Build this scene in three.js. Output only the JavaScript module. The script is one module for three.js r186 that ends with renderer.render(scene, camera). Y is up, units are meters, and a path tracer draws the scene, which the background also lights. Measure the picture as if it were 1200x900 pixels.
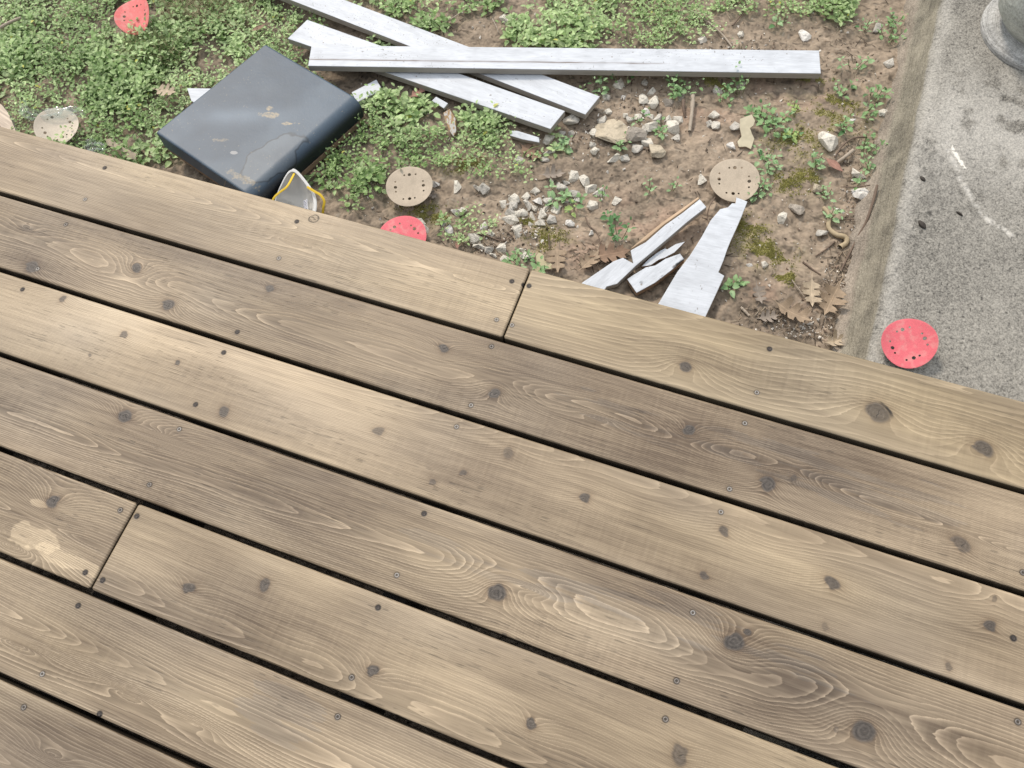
import * as THREE from 'three';
import { mergeGeometries } from 'three/addons/utils/BufferGeometryUtils.js';
import { RoundedBoxGeometry } from 'three/addons/geometries/RoundedBoxGeometry.js';
import { ConvexGeometry } from 'three/addons/geometries/ConvexGeometry.js';
import { Brush, Evaluator, SUBTRACTION } from 'three-bvh-csg';

// ------------------------------------------------------------------ camera, sky, sun, exposure
const scene = new THREE.Scene();
const camera = new THREE.PerspectiveCamera(53.13, 4 / 3, 0.05, 400);
camera.position.set(0, 1.125, 0);
camera.rotation.set(-1.14592, 0.52025, -0.18683, 'YXZ');
camera.updateMatrixWorld();

const SUN = new THREE.Vector3(-0.62, 0.95, -0.55).normalize();
{
  const W = 256, H = 128, d = new Float32Array(W * H * 4);
  for (let j = 0; j < H; j++) for (let i = 0; i < W; i++) {
    const th = (j + 0.5) / H * Math.PI - Math.PI / 2;          // row 0 is straight down
    const ph = (i + 0.5) / W * 2 * Math.PI - Math.PI;
    const y = Math.sin(th), c = Math.cos(th), x = c * Math.cos(ph), z = c * Math.sin(ph);
    const up = Math.max(0, y), s = Math.max(0, x * SUN.x + y * SUN.y + z * SUN.z);
    let L = 0.62 * (1 + 1.6 * up) / 2 + 0.7 * Math.pow(s, 3);
    if (y < 0) L = 0.28 * (1 + y) + 0.1;
    const k = (j * W + i) * 4;
    d[k] = L * 0.97; d[k + 1] = L; d[k + 2] = L * 1.06; d[k + 3] = 1;
  }
  const t = new THREE.DataTexture(d, W, H, THREE.RGBAFormat, THREE.FloatType);
  t.mapping = THREE.EquirectangularReflectionMapping; t.magFilter = THREE.LinearFilter; t.minFilter = THREE.LinearFilter;
  t.needsUpdate = true;
  scene.background = t; scene.environment = t;
}
const sun = new THREE.DirectionalLight(0xfff1e0, 2.1);
sun.position.copy(SUN).multiplyScalar(8); sun.castShadow = true; sun.shadow.radius = 20;
sun.shadow.mapSize.set(2048, 2048);
Object.assign(sun.shadow.camera, { left: -4, right: 4, top: 4, bottom: -4, near: 0.5, far: 20 });
scene.add(sun); scene.add(sun.target);
const renderer = new THREE.WebGLRenderer({ antialias: true });
renderer.toneMapping = THREE.LinearToneMapping;
renderer.toneMappingExposure = 1.17;
renderer.outputColorSpace = THREE.SRGBColorSpace;
renderer.shadowMap.enabled = true;

// ------------------------------------------------------------------ helpers
function mulberry(a) { return () => { a |= 0; a = a + 0x6D2B79F5 | 0; let t = Math.imul(a ^ a >>> 15, 1 | a); t = t + Math.imul(t ^ t >>> 7, 61 | t) ^ t; return ((t ^ t >>> 14) >>> 0) / 4294967296; }; }
function h2(x, y, s) { let h = Math.imul(x, 374761393) + Math.imul(y, 668265263) + Math.imul(s, 1274126177) | 0; h = Math.imul(h ^ h >>> 13, 1274126177); return ((h ^ h >>> 16) >>> 0) / 4294967296; }
function ns(x, y, s = 0) {                                        // value noise 0..1
  const xi = Math.floor(x), yi = Math.floor(y), fx = x - xi, fy = y - yi;
  const u = fx * fx * (3 - 2 * fx), v = fy * fy * (3 - 2 * fy);
  const a = h2(xi, yi, s), b = h2(xi + 1, yi, s), c = h2(xi, yi + 1, s), d = h2(xi + 1, yi + 1, s);
  return a + (b - a) * u + (c - a) * v + (a - b - c + d) * u * v;
}
function fbm(x, y, s = 0, o = 4) { let t = 0, a = 0.5, n = 0; for (let i = 0; i < o; i++) { t += a * ns(x, y, s + i * 17); n += a; x *= 2.03; y *= 2.03; a *= 0.5; } return t / n; }
const clamp = (x, a = 0, b = 1) => Math.min(b, Math.max(a, x));
const sstep = (a, b, x) => { const t = clamp((x - a) / (b - a)); return t * t * (3 - 2 * t); };
const lerp = (a, b, t) => a + (b - a) * t;
const enc = x => { x = clamp(x); return Math.round(255 * (x <= 0.0031308 ? 12.92 * x : 1.055 * Math.pow(x, 1 / 2.4) - 0.055)); };
const lin = (r, g, b) => new THREE.Color().setRGB(r, g, b);
const V = (x, y, z) => new THREE.Vector3(x, y, z);
// where the line of sight of a pixel of the 1200x900 photograph meets the level Y
function at(px, py, Y) {
  const d = V((px - 600) / 900, -(py - 450) / 900, -1).applyQuaternion(camera.quaternion);
  return camera.position.clone().addScaledVector(d, (Y - camera.position.y) / d.y);
}
const inv = camera.quaternion.clone().invert();
function pix(p) { const q = p.clone().sub(camera.position).applyQuaternion(inv); return [600 + 900 * q.x / -q.z, 450 - 900 * q.y / -q.z]; }
const SOIL = -0.5, SLAB = -0.36;
function hgt(x, z) {
  let h = SOIL + 0.03 * (fbm(x * 2.1 + 7, z * 2.1, 3, 2) - 0.5);
  const d = Math.hypot(x + 0.6, z + 1.5);
  if (d < 3.2) h += 0.022 * (fbm(x * 11, z * 11, 5, 3) - 0.5) + 0.02 * (fbm(x * 46, z * 46, 9, 3) - 0.5);
  return h;
}
function ground(px, py, up = 0) { let p = at(px, py, SOIL + up); for (let i = 0; i < 4; i++) p = at(px, py, hgt(p.x, p.z) + up); return p; }
const used = {};
function numbered(n) { const k = used[n] = (used[n] ?? -1) + 1; return k ? n + '_' + String(k).padStart(3, '0') : n; }
function tag(o, label, category, group) { o.userData = { ...o.userData, label, category }; if (group) o.userData.group = group; return o; }
function shad(o) { o.castShadow = o.receiveShadow = true; return o; }
function thing(name, label, category, pos = V(0, 0, 0), group) {
  const g = new THREE.Group(); g.name = numbered(name); g.position.copy(pos); tag(g, label, category, group); scene.add(g); return g;
}
function part(name, geo, mat, parent) { const m = shad(new THREE.Mesh(geo, mat)); m.name = name; parent.add(m); return m; }
function solo(name, geo, mat, pos, label, category, group) {
  const m = shad(new THREE.Mesh(geo, mat)); m.name = numbered(name); m.position.copy(pos); tag(m, label, category, group); scene.add(m); return m;
}
function setting(name, geo, mat, kind) { const m = shad(new THREE.Mesh(geo, mat)); m.name = name; m.userData.kind = kind; scene.add(m); return m; }
function tex(w, h, f, srgb = true) {                              // f(i, j) -> [r, g, b] linear (or one value)
  const d = new Uint8Array(w * h * 4);
  for (let j = 0; j < h; j++) for (let i = 0; i < w; i++) {
    const c = f(i, j), k = (j * w + i) * 4;
    if (srgb) { d[k] = enc(c[0]); d[k + 1] = enc(c[1]); d[k + 2] = enc(c[2]); }
    else d[k] = d[k + 1] = d[k + 2] = Math.round(255 * clamp(c));
    d[k + 3] = 255;
  }
  return rawtex(d, w, h, srgb);
}
function rawtex(d, w, h, srgb) {
  const t = new THREE.DataTexture(d, w, h, THREE.RGBAFormat);
  t.magFilter = THREE.LinearFilter; t.minFilter = THREE.LinearMipmapLinearFilter; t.generateMipmaps = true;
  t.wrapS = t.wrapT = THREE.MirroredRepeatWrapping; t.colorSpace = srgb ? THREE.SRGBColorSpace : THREE.NoColorSpace; t.needsUpdate = true;
  return t;
}
const std = (o) => new THREE.MeshStandardMaterial({ roughness: 0.8, ...o });

// ------------------------------------------------------------------ the deck
const PITCH = 0.147, Z0 = -0.6595, GAP = 0.0075, PW = PITCH - GAP, TH = 0.036;
const deck = thing('wooden_deck', 'weathered brown wooden deck of long knotty planks with dark gaps and screws', 'deck');
// knots: [px, py, radius mm, rings displaced, darkness, stretch along the board]
const KNOTS = [
  [368, 256, 9, 2, 0.12, 1, 1], [803, 430, 12, 5, 0.8, 1.1], [1027, 483, 20, 6, 0.7, 1.2, 2], [1152, 525, 16, 6, 0.75, 1.1], [345, 283, 5, 6, 0, 4], [560, 330, 5, -3, 0, 5],
  [38, 313, 15, 5, 0.8, 1.2], [160, 314, 12, 6, 0.9, 1], [197, 357, 13, 6, 0.9, 1.1], [316, 338, 10, 5, 0.85, 1], [520, 408, 10, 5, 0.9, 1.1], [580, 461, 11, 6, 0.95, 1],
  [808, 504, 11, 6, 0.95, 1], [900, 567, 14, 7, 0.9, 1], [1127, 638, 13, 5, 0.6, 1.2], [30, 267, 10, 3, 0.3, 1.8], [700, 490, 4, 4, 0.1, 3], [930, 560, 6, 4, 0.5, 1],
  [73, 350, 9, 3, 0.7, 0.8], [145, 392, 8, 2.5, 0.7, 1.2], [208, 425, 6, 1.5, 0.8, 1], [105, 416, 4, 1, 0.6, 1], [262, 482, 12, 2, 0.8, 0.9], [443, 505, 9, 2, 0.6, 1.3], [595, 530, 11, 2.5, 0.4, 0.9],
  [543, 554, 6, 1.5, 0.6, 1.3], [507, 565, 6, 1.5, 0.6, 1.3], [685, 583, 9, 3, 0.8, 1.1], [848, 622, 9, 2, 0.7, 1], [825, 675, 7, 1.5, 0.7, 1.2], [975, 683, 10, 4, 0.8, 1.3],
  [1160, 733, 9, 3, 0.8, 1.1], [1166, 702, 6, 1, 0.5, 0.7], [1112, 782, 7, 1.2, 0.5, 0.8], [967, 735, 7, 1, 0.3, 0.8], [590, 745, 5, 1, 0.5, 1],
  [146, 488, 14, 6, 0.95, 1], [180, 505, 5, 5, 0, 4], [582, 694, 15, 8, 1, 1], [620, 690, 5, 4, 0, 3], [860, 752, 15, 8, 1, 1], [876, 741, 6, 2, 0.8, 1], [1013, 856, 18, 9, 0.95, 1], [980, 855, 5, 1, 0.4, 0.8],
  [62, 587, 13, 7, 1, 1], [220, 689, 9, 4, 0.8, 1.3], [310, 685, 12, 3, 0.75, 0.8], [436, 786, 9, 4, 0.85, 1.1], [622, 848, 8, 4, 0.8, 1.1], [797, 884, 15, 3, 0.6, 0.8], [15, 640, 8, 9, 0, 3],
  [-70, 690, 12, 6, 0.8, 1], [20, 755, 6, 7, 0, 4], [150, 815, 6, 5, 0, 4], [230, 850, 5, 3, 0, 4], [60, 885, 7, 5, 0, 2.5],
];
// sanded-paler (+) and stained-darker (-) areas: [px, py, along m, across m, amount]
const WORN = [
  [200, 385, 0.22, 0.06, 0.34], [330, 430, 0.12, 0.05, 0.22], [60, 370, 0.2, 0.05, 0.2], [380, 480, 0.15, 0.05, 0.1], [640, 545, 0.2, 0.06, 0.16], [480, 520, 0.13, 0.06, 0.1], [780, 600, 0.14, 0.06, 0.14], [1000, 700, 0.2, 0.06, 0.05], [900, 640, 0.1, 0.03, 0.12],
  [100, 180, 0.3, 0.05, 0.22], [300, 240, 0.3, 0.05, 0.14], [500, 320, 0.25, 0.04, 0.08], [700, 360, 0.2, 0.03, 0.14], [800, 390, 0.3, 0.02, 0.14], [660, 385, 0.1, 0.03, 0.06],
  [60, 290, 0.2, 0.04, 0.16], [250, 345, 0.15, 0.04, 0.14], [420, 420, 0.15, 0.05, -0.02], [700, 470, 0.25, 0.05, -0.12], [950, 560, 0.3, 0.06, -0.12], [1120, 600, 0.2, 0.06, -0.1], [1180, 610, 0.06, 0.05, 0.1],
  [100, 450, 0.2, 0.05, 0.06], [330, 560, 0.2, 0.05, -0.08], [500, 640, 0.2, 0.05, -0.1], [700, 690, 0.25, 0.05, -0.12], [900, 770, 0.2, 0.05, -0.1], [1100, 850, 0.2, 0.05, -0.06], [390, 570, 0.08, 0.03, 0.1],
  [40, 630, 0.05, 0.022, 0.5], [75, 655, 0.07, 0.012, 0.35], [45, 590, 0.02, 0.006, 0.3], [160, 660, 0.08, 0.05, 0.12], [260, 700, 0.1, 0.03, -0.04], [500, 790, 0.14, 0.06, 0.16], [700, 850, 0.12, 0.05, 0.1], [370, 700, 0.08, 0.04, 0.12], [560, 800, 0.07, 0.04, 0.12],
  [330, 835, 0.07, 0.05, -0.24], [230, 770, 0.09, 0.04, -0.08], [80, 720, 0.1, 0.04, 0.08], [460, 870, 0.1, 0.05, -0.06], [560, 830, 0.08, 0.03, 0.08], [60, 850, 0.08, 0.05, -0.1], [130, 870, 0.08, 0.05, -0.04],
  [1050, 690, 0.1, 0.04, 0.08], [640, 730, 0.03, 0.03, -0.06],
];
// rows, from the outer edge inward: [row, from x, to x, ring spacing mm, pith offset mm, pith depth mm, depth change mm/m, tilt mm/m, pale 0..1, yellow -1..1, line strength]
const J0 = -0.2966, J4 = -0.742;
const ROWS = [
  [0, -2.4, J0, 4.2, -20, 30, 45, 16, 0.60, 0.1, 0.5], [0, J0, 1.7, 7.5, -75, 46, 70, 26, 0.54, 0.6, 0.5],
  [1, -2.4, 1.7, 3.3, 8, 26, -26, 10, 0.45, 0.15, 0.75], [2, -2.4, 1.7, 3.0, -62, 40, 30, 12, 0.55, 0.2, 0.42],
  [3, -2.4, 1.7, 3.6, 10, 30, 24, -14, 0.44, 0.15, 0.75], [4, -2.4, J4, 5.5, 30, 22, 60, 20, 0.38, 0.1, 0.75], [4, J4, 1.7, 3.1, 40, 42, 26, 20, 0.55, 0.25, 0.45],
  [5, -2.4, 1.7, 3.9, -6, 26, 42, 16, 0.42, 0.2, 0.65], [6, -2.4, 1.7, 4.2, 20, 34, 40, 12, 0.34, 0.25, 0.45],
  [7, -2.4, 1.7, 3.6, 10, 30, 30, 12, 0.4, 0.1, 0.5],
  [8, -2.4, 1.7, 3.6, -20, 30, -30, 12, 0.4, 0.1, 0.5],
];
const VISX = [[-1.50, 0.56], [-1.39, 0.58], [-1.28, 0.59], [-1.17, 0.59], [-1.06, 0.40], [-0.95, 0.0], [-0.85, -0.40], [-0.85, 0], [-0.85, 0]];
// screws and empty screw holes as seen in the boards: [px, py, look] look 0 bright, 1 dull, 2 dark hole
const SCREWS = [[327, 303, 0], [100, 234, 0], [123, 197, 2], [348, 260, 2], [582, 375, 0], [600, 381, 0], [600, 330, 2], [620, 335, 2], [614, 334, 2], [887, 460, 0], [902, 409, 2], [77, 263, 1], [44, 315, 0], [278, 389, 2], [262, 413, 2], [229, 474, 2],
  [210, 503, 0], [175, 568, 1], [26, 339, 2], [576, 406, 1], [552, 475, 0], [535, 500, 0], [873, 496, 0], [855, 573, 0], [845, 600, 0], [497, 602, 2], [465, 674, 0], [443, 712, 2], [412, 794, 1], [793, 798, 1], [780, 843, 1],
  [812, 718, 0], [1193, 846, 1], [92, 710, 2], [50, 790, 0], [117, 837, 2], [28, 829, 1], [396, 840, 1], [160, 605, 2], [120, 680, 2], [100, 671, 2], [141, 598, 1], [1199, 671, 1], [1188, 748, 2]];
const SP = SCREWS.map(([x, y, k]) => { const p = at(x, y, 0); return { x: p.x, z: p.z, k }; });

function plankTextures(r, i) {
  const [row, x0, x1, sp, po, pd, pdd, tilt, pale, yel, ls] = r;
  const zc = Z0 + (row + 0.5) * PITCH;
  const wa = Math.max(x0, VISX[row][0]), wb = Math.min(x1, VISX[row][1]), len = wb - wa;
  const W = Math.min(2048, Math.ceil(len / 0.00092)), H = 256, S = 100 + i * 37;
  const near = (p) => Math.abs(p.z - zc) < PITCH * 0.5 && p.x > x0 - 0.02 && p.x < x1 + 0.02;
  const kn = KNOTS.map(k => { const p = at(k[0], k[1], 0); return { x: p.x, z: p.z, u: p.x, v: p.z - zc, a: k[2] / 1000 * 0.88, A: k[3] * 1.25, dk: k[4], st: k[5], ring: k[6] || 0 }; }).filter(near);
  const wn = WORN.map(k => { const p = at(k[0], k[1], 0); return { x: p.x, z: p.z, u: p.x, v: p.z - zc, a: k[2], b: k[3], m: k[4] }; }).filter(near);
  const sc = SP.filter(p => Math.abs(p.z - zc) < PITCH * 0.5 && p.x > x0 && p.x < x1);
  const col = new Uint8Array(W * H * 4), bmp = new Uint8Array(W * H * 4);
  const s1 = sp / 1000 * 0.72;
  for (let xi = 0; xi < W; xi++) {
    const u = wa + (xi + 0.5) / W * len;
    const d = pd / 1000 + pdd / 1000 * (u + 0.45) + 0.02 * (ns(u * 1.7, 3.3, S) - 0.5) + 0.005 * (ns(u * 9, 8.1, S) - 0.5);
    const vo = po / 1000 + tilt / 1000 * (u + 0.45) + 0.03 * (ns(u * 1.3, 1.7, S + 1) - 0.5) + 0.006 * (ns(u * 6, 1.7, S + 2) - 0.5);
    let prev = null;
    for (let yi = 0; yi < H; yi++) {
      const v = ((yi + 0.5) / H - 0.5) * PW;
      let phi = Math.sqrt((v - vo) * (v - vo) + d * d) / s1;
      phi += 0.9 * (fbm(u * 5, v * 38, S + 3, 2) - 0.5) + 0.16 * (ns(u * 60, v * 420, S + 4) - 0.5);
      let core = 0, halo = 0, kr = 0, crack = 0;
      for (const k of kn) {
        const du = u - k.u, dv = v - k.v;
        if (Math.abs(du) > 0.22) continue;
        const wob = 1 + 0.5 * (ns(Math.atan2(dv, du) * 1.3 + 9, k.a * 999, S) - 0.5);
        const eu = du / (k.a * 2.3 * k.st), ev = dv / (k.a * 1.45), e = Math.sqrt(eu * eu + ev * ev);
        phi += 1.35 * k.A * Math.exp(-e * 0.75) * (e < 3 ? 1 : Math.exp(-(e - 3)));
        if (k.dk > 0) {
          const q = Math.hypot(du / k.st + dv * 0.25 * Math.sin(k.u * 40), dv) / (k.a * wob);
          const c = Math.min(1, k.dk * 1.15) * (1 - sstep(0.72, 1.08, q)); if (c > core) { core = c; kr = q; }
          halo = Math.max(halo, k.dk * 0.5 * Math.exp(-Math.max(0, q - 0.9) * 2.0));
          const hk = h2(Math.round(k.u * 3000), Math.round(k.v * 3000), S);
          if (q < 0.95 && hk > 0.45 && k.a > 0.008) { const ca = hk * 9, wv = 0.0016 * (ns(u * 300, v * 300, S + 19) - 0.5), t = Math.abs((du - 0.2 * k.a) * Math.sin(ca) - dv * Math.cos(ca) + wv), al = (du - 0.2 * k.a) * Math.cos(ca) + dv * Math.sin(ca); if (al > -0.3 * k.a) crack = Math.max(crack, (1 - sstep(0.0001, 0.0009, t)) * sstep(0.95, 0.2, q) * 0.9); }
          if (k.ring) { const side = k.ring === 1 ? 1 : sstep(-0.1, 0.5, du / k.a) * sstep(0.3, -0.4, dv / k.a); crack = Math.max(crack, (1 - sstep(0.05, 0.17, Math.abs(q - 1))) * side * (0.7 + 0.5 * ns(Math.atan2(dv, du) * 3, 2, S))); if (k.ring === 1) { core = Math.max(core, 0.001); if (q < 0.8) crack = Math.max(crack, 0.9 * sstep(0.6, 0.75, ns(u * 330, v * 330, S + 21))); } else if (crack > 0) core = Math.max(core, 0.001); }
        }
      }
      const slope = prev === null ? 0.2 : Math.abs(phi - prev); prev = phi;
      const ring = Math.floor(phi), f = phi - ring;
      const rs = 0.35 + 0.85 * h2(ring, 5, S);
      const fade = clamp(1.35 - slope * 2.2);
      let L = (Math.pow(f, 5) * 1.05 + 0.18 * f) * (f > 0.965 ? (1 - f) / 0.035 : 1) * rs * fade;
      const fine = fbm(u * 10, v * 330, S + 7, 2) - 0.5, fib = ns(u * 34, v * 640, S + 8) - 0.5;
      const chat = (fbm(u * 210, v * 26, S + 9, 2) - 0.5) * sstep(0.42, 0.7, fbm(u * 4, v * 16, S + 10, 2));
      const blot = fbm(u * 4.2, v * 13, S + 11, 3) - 0.5, big = fbm(u * 1.6 + 4, v * 5, S + 12, 2) - 0.5;
      let w = 0;
      for (const k of wn) { const q = ((u - k.u) / k.a) ** 2 + ((v - k.v) / k.b) ** 2; if (q < 6) { const gx = fbm(u * 11, v * 130, S + 13, 3); w += k.m > 0.29 && k.a < 0.1 ? 0.42 * sstep(0.42, 0.5, Math.exp(-q) + 0.7 * (fbm(u * 40, v * 60, S + 22, 3) - 0.5)) : k.m * Math.exp(-q * 1.1) * (0.1 + 1.8 * gx); } }
      const edge = -0.6 * sstep(PW * 0.5 - 0.0035, PW * 0.5 - 0.0005, Math.abs(v) + 0.002 * (ns(u * 60, 5, S) - 0.5)) + sstep(PW * 0.5 - 0.012, PW * 0.5 - 0.002, Math.abs(v) + 0.003 * (ns(u * 40, 2, S) - 0.5));
      let t = pale + 0.72 * blot + 0.5 * big + 0.22 * (fbm(u * 14, v * 110, S + 20, 3) - 0.5) + w + 0.30 * fine + 0.14 * fib + 0.12 * chat - 0.16 * ls + 0.10 * edge - halo * 0.5;
      t = clamp(t, 0.02, 1.25);
      let R = lerp(0.100, 0.440, t), G = lerp(0.069, 0.358, t), B = lerp(0.043, 0.252, t);
      const yy = yel * 0.5 + 0.35 * (fbm(u * 3 + 20, v * 9, S + 14, 2) - 0.5);
      R *= 1 + 0.03 * yy; G *= 1 + 0.05 * yy; B *= 1 - 0.16 * yy;
      const gr = clamp(0.16 * (fbm(u * 5 + 40, v * 11, S + 15, 2) - 0.42) * 2 + (w < -0.15 ? 0.2 : 0));            // greyed weathering
      const m = (R + G + B) / 3; R = lerp(R, m, gr); G = lerp(G, m * 1.0, gr); B = lerp(B, m * 1.0, gr);
      const la = L * ls; R = lerp(R, R * 1.4 + 0.20, la); G = lerp(G, G * 1.4 + 0.175, la); B = lerp(B, B * 1.4 + 0.138, la);
      const dkl = (1 - f) * fade * ls * 0.26 * rs; R *= 1 - dkl; G *= 1 - dkl; B *= 1 - dkl;
      // pores and short dark splits
      const pr = sstep(0.80, 0.9, ns(u * 46, v * 820, S + 16)) * sstep(0.5, 0.75, fbm(u * 5, v * 22, S + 17, 2)) * 0.6;
      R *= 1 - pr * 0.6; G *= 1 - pr * 0.6; B *= 1 - pr * 0.6;
      R *= 1 - halo * 0.22; G *= 1 - halo * 0.32; B *= 1 - halo * 0.42;
      if (core > 0) {
        const kk = 0.036 + 0.016 * Math.sin(kr * 15 + 3 * ns(u * 200, v * 200, S)) * sstep(0.1, 0.4, kr) + 0.03 * ns(kr * 5, 1, S) + 0.035 * (ns(u * 420, v * 420, S + 18) - 0.4);
        R = lerp(R, kk * 1.08, core * 0.9); G = lerp(G, kk * 0.98, core * 0.9); B = lerp(B, kk * 0.9, core * 0.9);
        R *= 1 - crack * 0.75; G *= 1 - crack * 0.75; B *= 1 - crack * 0.75;
      }
      let hole = 0;
      for (const s of sc) {
        const q = Math.hypot(u - s.x, v - (s.z - zc)) / (s.k === 2 ? 0.0047 : 0.0046);
        if (q > 3) continue;
        hole = Math.max(hole, s.k === 2 ? 1 - sstep(0.75, 1.15, q) : (1 - sstep(0.8, 1.25, q)) * (s.k ? 0.8 : 0.55));
        const st = 0.3 * Math.exp(-q * 1.1); R *= 1 - st; G *= 1 - st; B *= 1 - st;
      }
      R = lerp(R, 0.022, hole); G = lerp(G, 0.018, hole); B = lerp(B, 0.015, hole);
      const q = (yi * W + xi) * 4;
      col[q] = enc(R); col[q + 1] = enc(G); col[q + 2] = enc(B); col[q + 3] = 255;
      const hb = 0.5 + 0.32 * L + 0.22 * fine + 0.1 * fib + 0.18 * chat - 0.25 * pr - 0.4 * hole + 0.06 * core - 0.3 * crack;
      bmp[q] = bmp[q + 1] = bmp[q + 2] = Math.round(255 * clamp(hb)); bmp[q + 3] = 255;
    }
  }
  return { wa, len, map: rawtex(col, W, H, true), bump: rawtex(bmp, W, H, false) };
}
const screwGeo = new THREE.LatheGeometry([[0, -0.0008], [0.0014, -0.0008], [0.0018, 0.0008], [0.0031, 0.0007], [0.0036, 0.0001], [0.0036, -0.004]].map(p => new THREE.Vector2(...p)).reverse(), 18);
const holeGeo = new THREE.LatheGeometry([[0, 0.0003], [0.0016, 0.0003], [0.0019, 0.0007], [0.0024, 0.0005], [0.0028, -0.002]].map(p => new THREE.Vector2(...p)).reverse(), 16);
const screwMat = [std({ color: lin(0.30, 0.285, 0.265), metalness: 0.5, roughness: 0.55 }), std({ color: lin(0.22, 0.2, 0.18), metalness: 0.6, roughness: 0.55 }), std({ color: lin(0.06, 0.05, 0.045), metalness: 0.3, roughness: 0.6 })];
const rngP = mulberry(4);
const plankMats = [];
ROWS.forEach((r, i) => {
  const T = plankTextures(r, i);
  const mat = std({ map: T.map, bumpMap: T.bump, bumpScale: 0.0016, roughness: 0.55, vertexColors: true });
  plankMats.push([mat, T]);
  plank(r, mat, T);
});
function plank(r, mat, T) {
  const [row, xa, xb] = r, x0 = xa + 0.0008, x1 = xb - 0.0008, zc = Z0 + (row + 0.5) * PITCH, L = x1 - x0;
  const g = new RoundedBoxGeometry(L, TH, PW, 3, 0.0045);
  const P = g.attributes.position, uv = g.attributes.uv;
  for (let k = 0; k < P.count; k++) uv.setXY(k, (P.getX(k) + (x0 + x1) / 2 - T.wa) / T.len, clamp(P.getZ(k) / PW + 0.5 + (Math.abs(P.getZ(k)) > PW * 0.499 ? P.getY(k) * 0.6 : 0), -1, 2));
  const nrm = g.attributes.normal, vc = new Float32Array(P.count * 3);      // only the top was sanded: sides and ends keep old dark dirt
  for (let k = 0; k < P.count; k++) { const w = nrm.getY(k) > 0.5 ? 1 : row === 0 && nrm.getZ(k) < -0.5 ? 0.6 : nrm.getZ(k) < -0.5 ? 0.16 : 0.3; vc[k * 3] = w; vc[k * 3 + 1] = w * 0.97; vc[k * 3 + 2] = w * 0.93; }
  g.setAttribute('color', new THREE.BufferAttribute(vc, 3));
  const p = part('plank', g, mat, deck);
  const dy = (rngP() - 0.5) * 0.0016;
  p.position.set((x0 + x1) / 2, -TH / 2 + dy, zc);
  for (const s of SP) if (Math.abs(s.z - zc) < PITCH * 0.5 && s.x > x0 && s.x < x1) {
    const m = part('screw', s.k === 2 ? holeGeo : screwGeo, screwMat[s.k], p);
    m.position.set(s.x - p.position.x, TH / 2 - (s.k === 2 ? 0.0002 : 0.0001), s.z - zc);
  }
}
for (let row = 9; row < 13; row++) { const k = [2, 3, 4, 7][row - 9]; plank([row, -2.4, 1.7], plankMats[k][0], plankMats[k][1]); }
{
  const jm = std({ color: lin(0.03, 0.026, 0.022), roughness: 0.95 });
  for (const x of [-2.0, -1.58, -1.159, -0.738, -0.309, 0.112, 0.53, 0.95, 1.37]) {
    const j = part('joist', new THREE.BoxGeometry(0.038, 0.14, 1.82), jm, deck); j.position.set(x, -TH - 0.0705, Z0 + 0.06 + 0.95);
  }
  const rim = part('rim_joist', new THREE.BoxGeometry(4.06, 0.14, 0.038), jm, deck); rim.position.set(-0.35, -TH - 0.0705, Z0 + 0.05);
  for (const x of [-2.2, -0.95, 1.45]) { const p = part('post', new THREE.BoxGeometry(0.09, 0.4, 0.09), jm, deck); p.position.set(x, -0.36, Z0 + 0.13); }
}

// ------------------------------------------------------------------ soil
const MOSS = [[960, 137, 0.10, 0.07], [930, 165, 0.07, 0.05], [985, 120, 0.04, 0.03], [895, 288, 0.07, 0.05], [875, 265, 0.05, 0.03], [925, 215, 0.045, 0.035], [905, 300, 0.05, 0.03], [640, 278, 0.06, 0.04], [615, 258, 0.02, 0.015], [500, 250, 0.07, 0.03], [945, 205, 0.03, 0.03], [950, 90, 0.05, 0.02], [545, 190, 0.06, 0.04], [840, 95, 0.06, 0.02], [920, 325, 0.02, 0.02]]
  .map(([x, y, a, b]) => { const p = ground(x, y); return { x: p.x, z: p.z, a, b }; });
const mossAt = (x, z) => { let m = 0; for (const k of MOSS) { const q = ((x - k.x) / k.a) ** 2 + ((z - k.z) / k.b) ** 2; if (q < 4) m = Math.max(m, Math.exp(-q)); } return m * sstep(0.38, 0.72, fbm(x * 38, z * 38, 71, 3)) ; };
const RED = [[940, 110, 0.10, 0.05], [905, 105, 0.10, 0.05], [690, 300, 0.10, 0.05], [760, 260, 0.12, 0.08], [900, 350, 0.08, 0.05], [820, 130, 0.1, 0.06]].map(([x, y, a, b]) => { const p = ground(x, y); return { x: p.x, z: p.z, a, b }; });
const GX = -3.0, GZ = -2.9, GW = 3.6, GH = 2.5;
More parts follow.
